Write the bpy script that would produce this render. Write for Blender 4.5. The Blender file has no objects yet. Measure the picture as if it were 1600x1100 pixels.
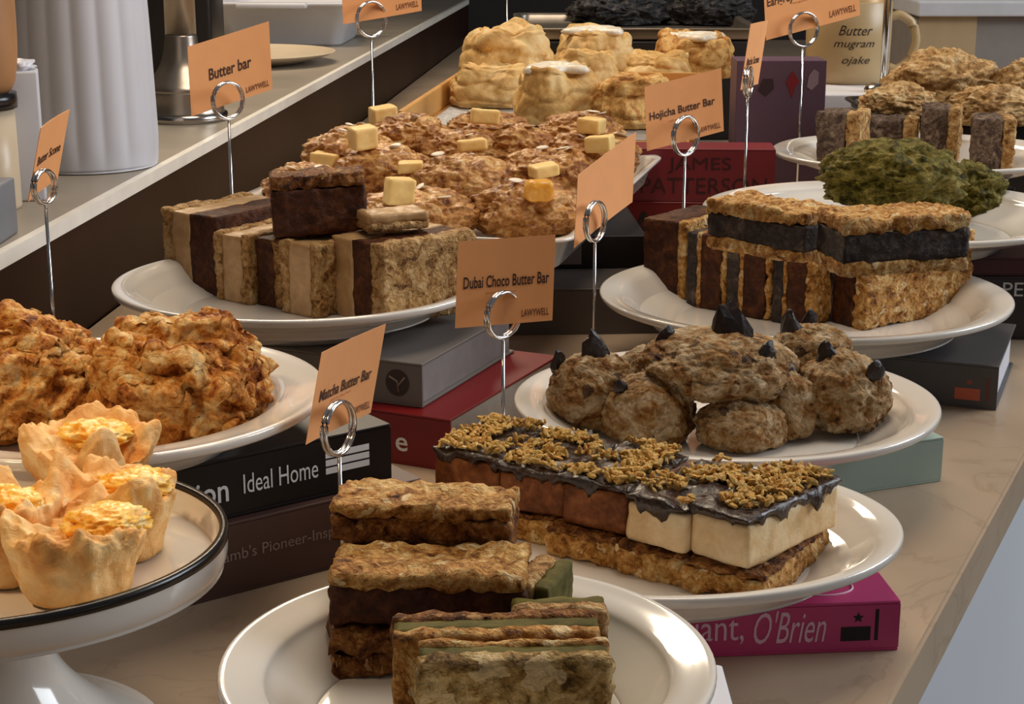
import bpy, bmesh, math, random
from mathutils import Vector, Matrix, noise
from math import sin, cos, pi, radians as R

# ------------------------------------------------------------------ camera, light, exposure
scn = bpy.context.scene
C = scn.collection
PITCH = R(15.0); FPX = 2650.0; CAMH = 0.36
cam_d = bpy.data.cameras.new('camera'); cam = bpy.data.objects.new('camera', cam_d); C.objects.link(cam)
cam_d.sensor_width = 36.0; cam_d.lens = 36.0 * FPX / 1600.0; cam_d.clip_start = 0.02
cam.location = (0, 0, CAMH); cam.rotation_euler = (pi / 2 - PITCH, 0, 0)
scn.camera = cam
scn.view_settings.view_transform = 'Standard'; scn.view_settings.look = 'None'
scn.view_settings.gamma = 1.0; scn.view_settings.use_curve_mapping = False
scn.view_settings.exposure = 0.50
w = bpy.data.worlds.new('world'); scn.world = w; w.use_nodes = True
bg = w.node_tree.nodes['Background']; bg.inputs[0].default_value = (0.80, 0.78, 0.80, 1); bg.inputs[1].default_value = 0.09


def area(name, loc, target, sx, sy, power, col):
    l = bpy.data.lights.new(name, 'AREA'); l.shape = 'RECTANGLE'; l.size = sx; l.size_y = sy
    l.energy = power; l.color = col
    o = bpy.data.objects.new(name, l); C.objects.link(o); o.location = loc
    o.rotation_euler = (Vector(target) - Vector(loc)).to_track_quat('-Z', 'Y').to_euler()
    return o


area('window_light', (2.6, 1.6, 1.3), (0.1, 1.1, 0.05), 1.6, 1.2, 40, (0.88, 0.94, 1.0))
area('back_lamp_light', (-0.55, 2.9, 1.5), (0.0, 1.1, 0.05), 0.9, 0.5, 19, (1.0, 0.82, 0.60))
area('overhead_light', (0.15, 1.2, 1.7), (0.05, 1.1, 0.0), 0.8, 0.8, 10, (1.0, 0.84, 0.66))
sl = bpy.data.lights.new('counter_spot_light', 'SPOT'); sl.energy = 11; sl.color = (1.0, 0.70, 0.38); sl.spot_size = R(34); sl.spot_blend = 0.9; sl.shadow_soft_size = 0.05
so = bpy.data.objects.new('counter_spot_light', sl); C.objects.link(so); so.location = (-0.62, 0.45, 0.85)
so.rotation_euler = (Vector((-0.27, 0.74, 0.10)) - so.location).to_track_quat('-Z', 'Y').to_euler()


# ------------------------------------------------------------------ helpers
def ray(px, py):
    u = (px - 800) / FPX; v = (py - 550) / FPX
    return Vector((u, cos(PITCH) - v * sin(PITCH), -(sin(PITCH) + v * cos(PITCH))))


def W(px, py, z):                       # world point of that direction at height z
    d = ray(px, py); t = (z - CAMH) / d.z
    return Vector((d.x * t, d.y * t, z))


def Tz(px, py, z):
    return (z - CAMH) / ray(px, py).z


def PT(px, py, t):                      # world point at depth t
    return Vector((0, 0, CAMH)) + ray(px, py) * t


def srgb(r, g, b):
    f = lambda c: (c / 255 / 12.92) if c / 255 <= 0.04045 else ((c / 255 + 0.055) / 1.055) ** 2.4
    return (f(r), f(g), f(b), 1)


def base_mat(name):
    m = bpy.data.materials.new(name); m.use_nodes = True
    nt = m.node_tree
    return m, nt, nt.nodes['Principled BSDF']


def plain(name, rgb, rough=0.5, metal=0.0, coat=0.0, var=0.06, vscale=30, bump=0.0, bscale=200):
    m, nt, b = base_mat(name)
    b.inputs['Roughness'].default_value = rough; b.inputs['Metallic'].default_value = metal
    b.inputs['Coat Weight'].default_value = coat
    c = srgb(*rgb)
    tc = nt.nodes.new('ShaderNodeTexCoord'); n = nt.nodes.new('ShaderNodeTexNoise')
    n.inputs['Scale'].default_value = vscale; n.inputs['Detail'].default_value = 4
    nt.links.new(tc.outputs['Object'], n.inputs['Vector'])
    r = nt.nodes.new('ShaderNodeValToRGB')
    r.color_ramp.elements[0].position = 0.3; r.color_ramp.elements[1].position = 0.7
    r.color_ramp.elements[0].color = (c[0] * (1 - var), c[1] * (1 - var), c[2] * (1 - var), 1)
    r.color_ramp.elements[1].color = (min(1, c[0] * (1 + var)), min(1, c[1] * (1 + var)), min(1, c[2] * (1 + var)), 1)
    nt.links.new(n.outputs['Fac'], r.inputs['Fac']); nt.links.new(r.outputs['Color'], b.inputs['Base Color'])
    if bump:
        n2 = nt.nodes.new('ShaderNodeTexNoise'); n2.inputs['Scale'].default_value = bscale; n2.inputs['Detail'].default_value = 3
        nt.links.new(tc.outputs['Object'], n2.inputs['Vector'])
        bp = nt.nodes.new('ShaderNodeBump'); bp.inputs['Strength'].default_value = bump; bp.inputs['Distance'].default_value = 0.002
        nt.links.new(n2.outputs['Fac'], bp.inputs['Height']); nt.links.new(bp.outputs['Normal'], b.inputs['Normal'])
    return m


def food(name, cols, scale=70, rough=0.6, bump=0.6, bscale=260, dist=0.8, sss=0.0, coat=0.0, voro=0, mixf=0.42, fleck=None, bd=0.003):
    """baked surface: colour ramp over two warped noises, bump, optional crumb cells and pale flecks"""
    m, nt, b = base_mat(name); L = nt.links.new; N = nt.nodes.new
    b.inputs['Roughness'].default_value = rough; b.inputs['Coat Weight'].default_value = coat
    b.inputs['Coat Roughness'].default_value = 0.25
    b.inputs['Specular IOR Level'].default_value = 0.5 if rough < .4 else 0.22

    def math_(op, a, c):
        n = N('ShaderNodeMath'); n.operation = op
        for i, q in enumerate((a, c)):
            if isinstance(q, (int, float)): n.inputs[i].default_value = q
            else: L(q, n.inputs[i])
        return n.outputs[0]

    def nz(vec, sc, det, ro, di):
        n = N('ShaderNodeTexNoise'); n.inputs['Scale'].default_value = sc; n.inputs['Detail'].default_value = det
        n.inputs['Roughness'].default_value = ro; n.inputs['Distortion'].default_value = di
        L(vec, n.inputs['Vector']); return n
    tc = N('ShaderNodeTexCoord'); oi = N('ShaderNodeObjectInfo'); add = N('ShaderNodeVectorMath'); add.operation = 'ADD'
    L(tc.outputs['Object'], add.inputs[0]); L(math_('MULTIPLY', oi.outputs['Random'], 3.0), add.inputs[1])
    vec = add.outputs[0]
    n1 = nz(vec, scale, 6, .58, dist); n2 = nz(vec, scale * 4.2, 5, .6, dist * .6)
    f = math_('ADD', math_('MULTIPLY', n1.outputs['Fac'], 1 - mixf), math_('MULTIPLY', n2.outputs['Fac'], mixf))
    r = N('ShaderNodeValToRGB'); cr = r.color_ramp
    while len(cr.elements) < len(cols): cr.elements.new(0.5)
    for e, (p, c) in zip(cr.elements, cols): e.position = p; e.color = srgb(*c)
    L(f, r.inputs['Fac']); col = r.outputs['Color']
    n3 = nz(vec, bscale, 6, .62, .5); h = n3.outputs['Fac']
    wv = N('ShaderNodeVectorMath'); wv.operation = 'MULTIPLY_ADD'
    L(n1.outputs['Color'], wv.inputs[0]); wv.inputs[1].default_value = (.022,) * 3; L(vec, wv.inputs[2])
    if voro:
        v = N('ShaderNodeTexVoronoi'); v.inputs['Scale'].default_value = voro; v.inputs['Randomness'].default_value = 1
        L(wv.outputs[0], v.inputs['Vector'])
        h = math_('ADD', h, math_('MULTIPLY', v.outputs['Distance'], -.9))
    if fleck:
        v = N('ShaderNodeTexVoronoi'); v.inputs['Scale'].default_value = fleck[0]; L(wv.outputs[0], v.inputs['Vector'])
        sep = N('ShaderNodeSeparateColor'); L(v.outputs['Color'], sep.inputs[0])
        k = math_('MULTIPLY', math_('LESS_THAN', sep.outputs[0], fleck[1]), math_('LESS_THAN', v.outputs['Distance'], .42))
        mx = N('ShaderNodeMix'); mx.data_type = 'RGBA'; mx.inputs['B'].default_value = srgb(*fleck[2])
        L(math_('MULTIPLY', k, .8), mx.inputs['Factor']); L(col, mx.inputs['A']); col = mx.outputs['Result']
        h = math_('ADD', h, math_('MULTIPLY', k, .35))
    L(col, b.inputs['Base Color'])
    bp = N('ShaderNodeBump'); bp.inputs['Strength'].default_value = bump; bp.inputs['Distance'].default_value = bd
    L(h, bp.inputs['Height']); L(bp.outputs['Normal'], b.inputs['Normal'])
    if sss:
        b.inputs['Subsurface Weight'].default_value = sss; b.inputs['Subsurface Radius'].default_value = (0.004, 0.002, 0.001)
        b.inputs['Subsurface Scale'].default_value = 1.0
    return m


def link_mesh(name, me, parent=None):
    o = bpy.data.objects.new(name, me); C.objects.link(o)
    if parent is not None: o.parent = parent
    return o


def obj(name, bm, mat, parent=None, smooth=True, loc=None):
    me = bpy.data.meshes.new(name)
    bmesh.ops.recalc_face_normals(bm, faces=bm.faces[:])
    bm.to_mesh(me); bm.free()
    if smooth:
        for p in me.polygons: p.use_smooth = True
    me.materials.append(mat)
    o = link_mesh(name, me, parent)
    if loc is not None: o.location = loc
    return o


def tag(o, label, cat, group=None):
    o['label'] = label; o['category'] = cat
    if group: o['group'] = group
    return o


def thing(name, label, cat, loc, rotz=0.0, group=None, rot=None):
    o = bpy.data.objects.new(name, None); C.objects.link(o)
    o.empty_display_size = 0.02
    o.location = loc; o.rotation_euler = rot if rot else (0, 0, rotz)
    return tag(o, label, cat, group)


def box_bm(x0, x1, y0, y1, z0, z1, bev=0.0, seg=2, bm=None):
    t = bmesh.new()
    v = [t.verts.new((x, y, z)) for x in (x0, x1) for y in (y0, y1) for z in (z0, z1)]
    for f in ((0, 1, 3, 2), (4, 6, 7, 5), (0, 4, 5, 1), (2, 3, 7, 6), (0, 2, 6, 4), (1, 5, 7, 3)):
        t.faces.new([v[i] for i in f])
    bmesh.ops.recalc_face_normals(t, faces=t.faces[:])
    if bev > 0:
        bmesh.ops.bevel(t, geom=t.edges[:], offset=bev, segments=seg, profile=0.6, affect='EDGES')
    if bm is None: return t
    return merge(bm, t)


def merge(bm, t):
    me = bpy.data.meshes.new('tmp'); t.to_mesh(me); t.free(); bm.from_mesh(me); bpy.data.meshes.remove(me)
    return bm


def prism_bm(pts, z0, z1):
    bm = bmesh.new()
    lo = [bm.verts.new((x, y, z0)) for x, y in pts]; hi = [bm.verts.new((x, y, z1)) for x, y in pts]
    bm.faces.new(lo[::-1]); bm.faces.new(hi); n = len(pts)
    for i in range(n): bm.faces.new((lo[i], lo[(i + 1) % n], hi[(i + 1) % n], hi[i]))
    return bm


def lathe_bm(prof, seg=72, flute=None, squash=1.0):
    """profile (r,z); r==0 ends become poles"""
    bm = bmesh.new(); rings = []
    for r, z in prof:
        if r < 1e-6: rings.append([bm.verts.new((0, 0, z))])
        else:
            rg = []
            for k in range(seg):
                a = 2 * pi * k / seg; rr = r * (flute(a, z) if flute else 1.0)
                rg.append(bm.verts.new((rr * cos(a), rr * sin(a) * squash, z)))
            rings.append(rg)
    for A, B in zip(rings, rings[1:]):
        for k in range(seg):
            k2 = (k + 1) % seg
            if len(A) == 1 and len(B) == 1: continue
            if len(A) == 1: bm.faces.new((A[0], B[k], B[k2]))
            elif len(B) == 1: bm.faces.new((A[k], B[0], A[k2]))
            else: bm.faces.new((A[k], B[k], B[k2], A[k2]))
    return bm


def smooth_prof(pts, n=5):
    """Catmull-Rom through profile points"""
    out = []
    P = [pts[0]] + list(pts) + [pts[-1]]
    for i in range(1, len(P) - 2):
        p0, p1, p2, p3 = P[i - 1], P[i], P[i + 1], P[i + 2]
        for k in range(n):
            t = k / n
            q = []
            for a in (0, 1):
                q.append(0.5 * (2 * p1[a] + (p2[a] - p0[a]) * t + (2 * p0[a] - 5 * p1[a] + 4 * p2[a] - p3[a]) * t * t
                                + (3 * p1[a] - p0[a] - 3 * p2[a] + p3[a]) * t ** 3))
            q[0] = max(q[0], 0); out.append(tuple(q))
    out.append(pts[-1])
    return out


def tube_bm(pts, r, seg=10, bm=None, closed=False, flat=None):
    bm = bm or bmesh.new(); rings = []; n = len(pts)
    pts = [Vector(p) for p in pts]
    for i, p in enumerate(pts):
        a = pts[(i - 1) % n] if (closed or i > 0) else p
        b = pts[(i + 1) % n] if (closed or i < n - 1) else p
        d = (b - a).normalized()
        up = Vector((0, 0, 1)) if abs(d.z) < 0.9 else Vector((0, 1, 0))
        if flat is not None: up = flat
        s = d.cross(up).normalized(); u = s.cross(d).normalized()
        ru = r if flat is None else r * 2.4
        rings.append([bm.verts.new(p + s * (r * cos(2 * pi * k / seg)) + u * (ru * sin(2 * pi * k / seg))) for k in range(seg)])
    m = n if closed else n - 1
    for i in range(m):
        A, B = rings[i], rings[(i + 1) % n]
        for k in range(seg): bm.faces.new((A[k], A[(k + 1) % seg], B[(k + 1) % seg], B[k]))
    if not closed:
        bm.faces.new(rings[0][::-1]); bm.faces.new(rings[-1])
    return bm


def fbm(p, oct=4):
    return noise.fractal(p, 1.0, 2.0, oct, noise_basis='PERLIN_ORIGINAL')


def lump_bm(rx, ry, rz, seed, amp=0.16, freq=1.6, ridge=0.08, rfreq=3.0, sub=6, flat=0.62, boxy=1.0, fine=0.02):
    """irregular baked lump resting on z=0"""
    bm = bmesh.new(); bmesh.ops.create_icosphere(bm, subdivisions=sub, radius=1.0)
    S = Vector((seed * 7.31, seed * 3.17, seed * 1.93)); zmin = 1e9
    for v in bm.verts:
        d = v.co.normalized()
        if boxy != 1.0:
            k = max(abs(d.x), abs(d.y), abs(d.z)); d2 = d / k
            d = d.lerp(d2, boxy - 1.0)
        r = 1 + amp * fbm(v.co * freq + S, 3)
        if ridge:
            q = v.co * rfreq + S * 1.7
            w = Vector((fbm(q * .8, 2), fbm(q * .8 + Vector((5, 1, 2)), 2), 0)) * 0.6
            r += ridge * (1 - 2.2 * abs(noise.noise(q + w)))
            r += ridge * 0.5 * (1 - 2.2 * abs(noise.noise((q + w) * 2.3)))
        r += fine * fbm(v.co * 14 + S, 3)
        v.co = Vector((d.x * rx * r, d.y * ry * r, d.z * rz * r))
        if v.co.z < -flat * rz: v.co.z = -flat * rz + 0.08 * (v.co.z + flat * rz)
        zmin = min(zmin, v.co.z)
    for v in bm.verts: v.co.z -= zmin
    return bm


def slab_bm(sx, sy, sz, rad=0.002, amp=0.0008, freq=120, seed=0.0, res=0.0025, off=(0, 0, 0), big=0.0, bigf=35):
    """box with rounded, crumbly skin; centred in x,y,z at off"""
    bm = bmesh.new(); h = (sx / 2, sy / 2, sz / 2); S = Vector((seed * 1.7, seed * 2.9, seed * .7))
    n = [max(2, int(s / res)) for s in (sx, sy, sz)]; cache = {}
    rad = min(rad, min(h) * 0.9)
    nr = max(2, int(min(n)))

    def vert(i, j, k):
        key = (i, j, k)
        if key in cache: return cache[key]
        q = [(-h[a] + 2 * h[a] * (key[a] / n[a])) for a in range(3)]
        c = Vector([max(-h[a] + rad, min(h[a] - rad, q[a])) for a in range(3)])
        d = Vector(q) - c
        nn = d.normalized() if d.length > 1e-9 else Vector((0, 0, 1))
        p = c + nn * rad
        o = Vector(off)
        k_ = amp * fbm((p + o) * freq + S, 4)
        if big: k_ += big * fbm((p + o) * bigf + S, 2)
        p = p + nn * k_
        cache[key] = bm.verts.new(p + o); return cache[key]

    def face(a, b, fixed, val):
        for i in range(n[a]):
            for j in range(n[b]):
                q = []
                for di, dj in ((0, 0), (1, 0), (1, 1), (0, 1)):
                    key = [0, 0, 0]; key[a] = i + di; key[b] = j + dj; key[fixed] = val
                    q.append(vert(*key))
                bm.faces.new(q)
    for a, b, f in ((0, 1, 2), (0, 2, 1), (1, 2, 0)):
        face(a, b, f, 0); face(a, b, f, n[f])
    return bm


def text_mesh(s, bold=0.0, shear=0.0):
    cu = bpy.data.curves.new('lettering', 'FONT'); cu.body = s; cu.size = 1.0; cu.offset = bold; cu.shear = shear
    cu.extrude = 0.0; cu.resolution_u = 3
    o = bpy.data.objects.new('lettering', cu); C.objects.link(o)
    bpy.context.view_layer.update()
    dg = bpy.context.evaluated_depsgraph_get()
    me = bpy.data.meshes.new_from_object(o.evaluated_get(dg))
    bpy.data.objects.remove(o); bpy.data.curves.remove(cu)
    return me


def put_text(name, s, org, ex, ey, width, height, mat, parent, bold=0.0, shear=0.0, bend=None):
    """lettering lying on a surface: org = lower left, ex/ey = unit directions on the surface"""
    me = text_mesh(s, bold, shear)
    xs = [v.co.x for v in me.vertices]; ys = [v.co.y for v in me.vertices]
    x0, x1, y0, y1 = min(xs), max(xs), min(ys), max(ys)
    org = Vector(org); ex = Vector(ex); ey = Vector(ey); nn = ex.cross(ey).normalized() * 0.00025
    for v in me.vertices:
        x = (v.co.x - x0) / (x1 - x0) * width; y = (v.co.y - y0) / (y1 - y0) * height
        v.co = (bend(x, y) if bend else org + ex * x + ey * y + nn)
    me.materials.append(mat)
    return link_mesh(name, me, parent)


def quad_patch(name, pts, mat, parent):
    bm = bmesh.new(); bm.faces.new([bm.verts.new(p) for p in pts])
    return obj(name, bm, mat, parent, smooth=False)


# ------------------------------------------------------------------ materials
M = {}
M['counter'] = plain('counter_stone', (178, 156, 132), 0.32, var=0.10, vscale=9)
M['front'] = plain('counter_front_paint', (196, 199, 204), 0.6, var=0.03, vscale=3)
M['ledge'] = plain('ledge_stone', (156, 145, 130), 0.35, var=0.12, vscale=12)
M['ledge_edge'] = plain('ledge_edge', (246, 240, 228), 0.3)
M['panel'] = plain('dark_panel', (44, 24, 15), 0.4, var=0.25, vscale=6)
M['panel'].node_tree.nodes['Principled BSDF'].inputs['Specular IOR Level'].default_value = 0.12
M['wall'] = plain('dark_wall', (42, 36, 34), 0.8)
M['floor'] = plain('floor', (120, 112, 104), 0.6)
M['plate'] = plain('white_glaze', (226, 220, 211), 0.12, coat=0.6, var=0.012, vscale=8)
M['white'] = plain('white_ceramic', (216, 216, 222), 0.35, var=0.02)
M['matt_white'] = plain('matt_white', (205, 206, 214), 0.55, var=0.02)
M['black_line'] = plain('black_enamel', (20, 18, 18), 0.25)
M['steel'] = plain('steel', (190, 186, 180), 0.18, metal=1.0, var=0.04)
M['dark_steel'] = plain('brushed_steel', (168, 158, 146), 0.30, metal=0.9, var=0.08)
M['chrome'] = plain('chrome_wire', (225, 225, 225), 0.12, metal=1.0, var=0.01)
M['card'] = plain('kraft_card', (236, 164, 104), 0.75, var=0.03, vscale=60)
M['ink'] = plain('brown_ink', (66, 34, 14), 0.7)
M['ink_faint'] = plain('faint_ink', (170, 104, 58), 0.7)
M['ink_mid'] = plain('brand_ink', (120, 68, 34), 0.7)
M['wood_tray'] = plain('tan_tray', (206, 152, 84), 0.45, var=0.12, vscale=14)
M['wood'] = plain('wood', (170, 122, 78), 0.5, var=0.15, vscale=20)
M['black'] = plain('black_matt', (20, 15, 14), 0.4)
M['grey'] = plain('grey_box', (120, 122, 128), 0.5)
M['beige'] = plain('beige_mug', (180, 154, 112), 0.35, var=0.03)
M['cream_plate'] = plain('cream_plate', (216, 198, 170), 0.3, var=0.04)
M['pages'] = plain('book_pages', (176, 168, 158), 0.8, var=0.08, vscale=90)
M['white_pages'] = plain('white_pages', (208, 208, 214), 0.8, var=0.05, vscale=90)
M['foil'] = plain('silver_liner', (170, 170, 172), 0.35, metal=0.5, var=0.1, vscale=60, bump=0.3)

M['butter'] = food('butter', [(0.3, (238, 196, 118)), (0.7, (250, 222, 156))], 40, 0.4, 0.08, sss=0.15)
M['butter_melt'] = food('melting_butter', [(0.35, (240, 160, 40)), (0.65, (252, 206, 110))], 60, 0.25, 0.1, sss=0.1)
M['almond'] = food('almond_flake', [(0.3, (232, 210, 180)), (0.7, (250, 242, 228))], 60, 0.45, 0.1)
M['scone_gold'] = food('golden_scone', [(0.36, (86, 38, 8)), (0.43, (168, 94, 30)), (0.50, (216, 146, 66)), (0.57, (236, 188, 116)), (0.66, (246, 220, 166))], 40, 0.42, 1.0, 170, 1.6, bd=.005)
M['scone_butter'] = food('butter_scone', [(0.36, (110, 58, 16)), (0.45, (176, 112, 46)), (0.53, (208, 150, 78)), (0.62, (232, 190, 124))], 44, 0.34, 1.0, 180, 1.4, coat=.25, bd=.004)
M['scone_choc'] = food('cocoa_scone', [(0.36, (60, 38, 18)), (0.42, (138, 88, 36)), (0.47, (156, 118, 70)), (0.53, (180, 150, 110)), (0.64, (212, 190, 158))], 34, 0.6, 1.0, 200, 2.2, mixf=.34, voro=120, fleck=(95, .10, (66, 44, 30)), bd=.004)
M['scone_pale'] = food('pale_scone', [(0.36, (126, 88, 46)), (0.45, (180, 138, 84)), (0.53, (212, 174, 120)), (0.64, (236, 208, 160))], 44, 0.5, 1.0, 160, 1.3, bd=.005)
M['scone_black'] = food('charcoal_scone', [(0.40, (12, 10, 11)), (0.55, (40, 36, 38)), (0.66, (104, 100, 100))], 60, 0.38, 1.0, 160, 1.4, bd=.005)
M['scone_green'] = food('matcha_scone', [(0.38, (52, 46, 10)), (0.47, (102, 92, 28)), (0.55, (132, 118, 48)), (0.66, (170, 152, 92))], 54, 0.6, 1.0, 180, 1.4, voro=90, bd=.005)
M['roll'] = food('roll_dough', [(0.36, (186, 138, 74)), (0.46, (216, 174, 108)), (0.56, (230, 196, 136)), (0.68, (242, 216, 164))], 22, 0.5, 0.5, 120, 1.2, mixf=.25)
M['roll_brown'] = food('roll_cinnamon', [(0.36, (140, 86, 34)), (0.46, (196, 140, 72)), (0.56, (226, 182, 112)), (0.66, (238, 204, 142))], 34, 0.5, 0.8, 130, 1.8, mixf=.3)
M['icing'] = food('icing', [(0.4, (236, 218, 188)), (0.6, (252, 246, 234))], 50, 0.3, 0.3, 120)
M['egg_crust'] = food('egg_bread', [(0.38, (206, 138, 74)), (0.46, (228, 170, 100)), (0.54, (240, 194, 128)), (0.64, (248, 216, 160))], 26, 0.5, 0.55, 170, 1.0, mixf=.3)
M['egg'] = food('baked_egg', [(0.42, (252, 170, 40)), (0.5, (255, 200, 84)), (0.60, (255, 230, 158))], 50, 0.28, 0.4, 120, sss=0.1)
M['crust_brown'] = food('brown_crust', [(0.36, (56, 26, 8)), (0.45, (106, 58, 20)), (0.53, (150, 94, 42)), (0.64, (200, 146, 84))], 80, 0.5, 1.0, 260, 1.3, voro=170, fleck=(150, .14, (214, 166, 106)))
M['crust_gold'] = food('golden_crust', [(0.37, (92, 50, 14)), (0.44, (166, 108, 44)), (0.52, (210, 156, 84)), (0.62, (240, 204, 140))], 70, 0.5, 1.0, 240, 1.3, voro=140, fleck=(130, .20, (244, 216, 164)))
M['crust_tan'] = food('tan_crust', [(0.37, (104, 66, 28)), (0.44, (164, 118, 64)), (0.52, (200, 156, 98)), (0.62, (228, 194, 142))], 80, 0.55, 1.0, 240, 1.2, voro=160, fleck=(120, .10, (116, 78, 38)))
M['crust_nut'] = food('nut_crust', [(0.38, (84, 58, 22)), (0.45, (150, 114, 58)), (0.52, (194, 158, 96)), (0.62, (228, 198, 142))], 60, 0.5, 1.0, 200, 1.2, voro=70, fleck=(62, .34, (236, 206, 154)), bd=.006)
M['caramel'] = food('caramel_layer', [(0.4, (168, 130, 84)), (0.6, (198, 160, 112))], 30, 0.35, 0.2)
M['dark_cake'] = food('dark_cake', [(0.38, (46, 20, 8)), (0.52, (78, 40, 18)), (0.66, (112, 66, 32))], 60, 0.5, 0.7, 260)
M['sesame'] = food('dark_filling', [(0.38, (38, 30, 28)), (0.52, (66, 56, 52)), (0.66, (112, 96, 84))], 70, 0.5, 0.7, 260)
M['marble'] = food('marbled_cake', [(0.38, (50, 36, 28)), (0.48, (84, 66, 54)), (0.56, (120, 100, 84)), (0.66, (160, 138, 116))], 70, 0.55, 0.9, 220, 1.6)
M['cake_brown'] = food('brown_cake', [(0.4, (92, 48, 20)), (0.52, (124, 70, 34)), (0.64, (156, 100, 56))], 50, 0.45, 0.4, 240)
M['cream'] = food('cream_layer', [(0.4, (220, 184, 132)), (0.6, (240, 216, 174))], 26, 0.42, 0.25, sss=0.05)
M['choc'] = food('chocolate', [(0.4, (32, 18, 12)), (0.6, (60, 36, 22))], 60, 0.25, 0.7, 90, coat=0.25, bd=.004)
M['choc_chunk'] = food('chocolate_chunk', [(0.4, (22, 13, 10)), (0.6, (44, 28, 20))], 60, 0.35, 0.3)
M['nuts'] = food('chopped_nuts', [(0.38, (172, 116, 46)), (0.46, (222, 172, 96)), (0.53, (176, 146, 70)), (0.62, (244, 212, 150))], 190, 0.5, 0.5)
M['matcha'] = food('matcha_layer', [(0.4, (72, 66, 20)), (0.6, (104, 94, 40))], 40, 0.7, 0.2)
M['grey_filling'] = food('grey_filling', [(0.4, (84, 78, 72)), (0.6, (120, 112, 104))], 40, 0.5, 0.3)

# veins in the stone top
nt = M['counter'].node_tree; b_ = nt.nodes['Principled BSDF']
lk = b_.inputs['Base Color'].links[0]; src = lk.from_socket
tc = nt.nodes.new('ShaderNodeTexCoord'); nv = nt.nodes.new('ShaderNodeTexNoise'); nv.inputs['Scale'].default_value = 7; nv.inputs['Detail'].default_value = 6
nv.inputs['Distortion'].default_value = 1.6
nt.links.new(tc.outputs['Object'], nv.inputs['Vector'])
rv = nt.nodes.new('ShaderNodeValToRGB'); e = rv.color_ramp.elements
e[0].position = 0.485; e[0].color = (0, 0, 0, 1); e[1].position = 0.515; e[1].color = (0, 0, 0, 1)
k = e.new(0.5); k.color = (1, 1, 1, 1)
nt.links.new(nv.outputs['Fac'], rv.inputs['Fac'])
mx = nt.nodes.new('ShaderNodeMix'); mx.data_type = 'RGBA'; mx.inputs['B'].default_value = srgb(150, 126, 104)
mt = nt.nodes.new('ShaderNodeMath'); mt.operation = 'MULTIPLY'; mt.inputs[1].default_value = 0.45
nt.links.new(rv.outputs['Color'], mt.inputs[0]); nt.links.new(mt.outputs[0], mx.inputs['Factor'])
nt.links.new(src, mx.inputs['A']); nt.links.new(mx.outputs['Result'], b_.inputs['Base Color'])

# ------------------------------------------------------------------ the setting
EA = W(1390, 1100, 0); EB = W(1600, 716, 0); ed = (EB - EA).normalized()
LZ = 0.104
LA = W(0, 395, LZ); LB = W(730, 0, LZ); ld = (LB - LA).normalized()
pe = lambda t: (EA + ed * t)
pl = lambda y: LA + ld * ((y - LA.y) / ld.y)
ER0, ER1 = pe(-0.75), pe(3.6)
l0, l1 = pl(0.1), pl(4.5)
t = thing('serving_counter', 'pale stone serving counter with white front under all the plates and books', 'counter', (0, 0, -0.95))
bm = prism_bm([(l0.x, l0.y), (ER0.x, ER0.y), (ER1.x, ER1.y), (ER1.x, 4.5), (l1.x, 4.5)], 0.915, 0.95)
bmesh.ops.bevel(bm, geom=[e for e in bm.edges], offset=0.002, segments=2, affect='EDGES')
obj('countertop', bm, M['counter'], t, smooth=False)
n_in = Vector((-ed.y, ed.x, 0)) * 0.004
a0, a1 = ER0 + n_in, ER1 + n_in
obj('front_panel', prism_bm([(a0.x, a0.y), (a1.x, a1.y), (a1.x - 0.03, a1.y + 0.014), (a0.x - 0.03, a0.y + 0.014)], 0.0, 0.914), M['front'], t, smooth=False)
t = thing('raised_ledge', 'raised stone ledge with dark brown panel and thin white edge along the left', 'ledge', (0, 0, 0))
obj('brown_panel', prism_bm([(l0.x, l0.y), (l1.x, l1.y), (l1.x - 0.03, l1.y), (l0.x - 0.03, l0.y)], 0.0, LZ - 0.012), M['panel'], t, smooth=False)
obj('ledge_edge', prism_bm([(l0.x + .002, l0.y), (l1.x + .002, l1.y), (l1.x - 0.006, l1.y), (l0.x - 0.006, l0.y)], LZ - 0.0118, LZ), M['ledge_edge'], t, smooth=False)
obj('ledge_top', prism_bm([(l0.x - .0062, l0.y), (l1.x - .0062, l1.y), (l1.x - 0.9, l1.y), (l0.x - 0.9, l0.y)], LZ - 0.0118, LZ), M['ledge'], t, smooth=False)


def structure(name, bm, m):
    o = obj(name, bm, m, smooth=False); o['kind'] = 'structure'; return o


structure('floor', box_bm(-2.5, 4, -1.5, 5, -1.0, -0.95), M['floor'])
structure('wall_back', box_bm(-2.5, 4, 4.55, 4.65, -0.95, 1.6), M['wall'])
structure('wall_left', box_bm(-1.55, -1.45, -0.5, 4.55, -0.95, 1.6), M['wall'])


# ------------------------------------------------------------------ plates
def plate(label, cx, cy, zrim, D, hh, rimw=0.13, group='white round serving plates', well=0.60, squash=0.94):
    c = W(cx, cy, zrim); Rr = D / 2; z0 = zrim - hh
    t = thing('serving_plate', label, 'plate', (c.x, c.y, z0), 0, group)
    fr = 0.58 * Rr
    prof = [(0, .004), (fr - .008, .004), (fr - .006, 0), (fr, 0), (fr + .002, .005)]
    prof += smooth_prof([(fr + .003, .007), (0.78 * Rr, hh * .50), (0.95 * Rr, hh - .0065), (0.99 * Rr, hh - .0045), (Rr, hh - .001), (0.985 * Rr, hh + .0006),
                         (0.93 * Rr, hh - .0005), ((1 - rimw) * Rr, hh - .003), ((1 - rimw - .04) * Rr, hh - .008), ((well + .04) * Rr, .0095), (well * Rr, .0085), (0.3 * Rr, .008)], 5)
    prof += [(0, .008)]
    obj('dish', lathe_bm(prof, 96, None, squash), M['plate'], t)
    return Vector((c.x, c.y, z0 + .0082)), z0


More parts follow.
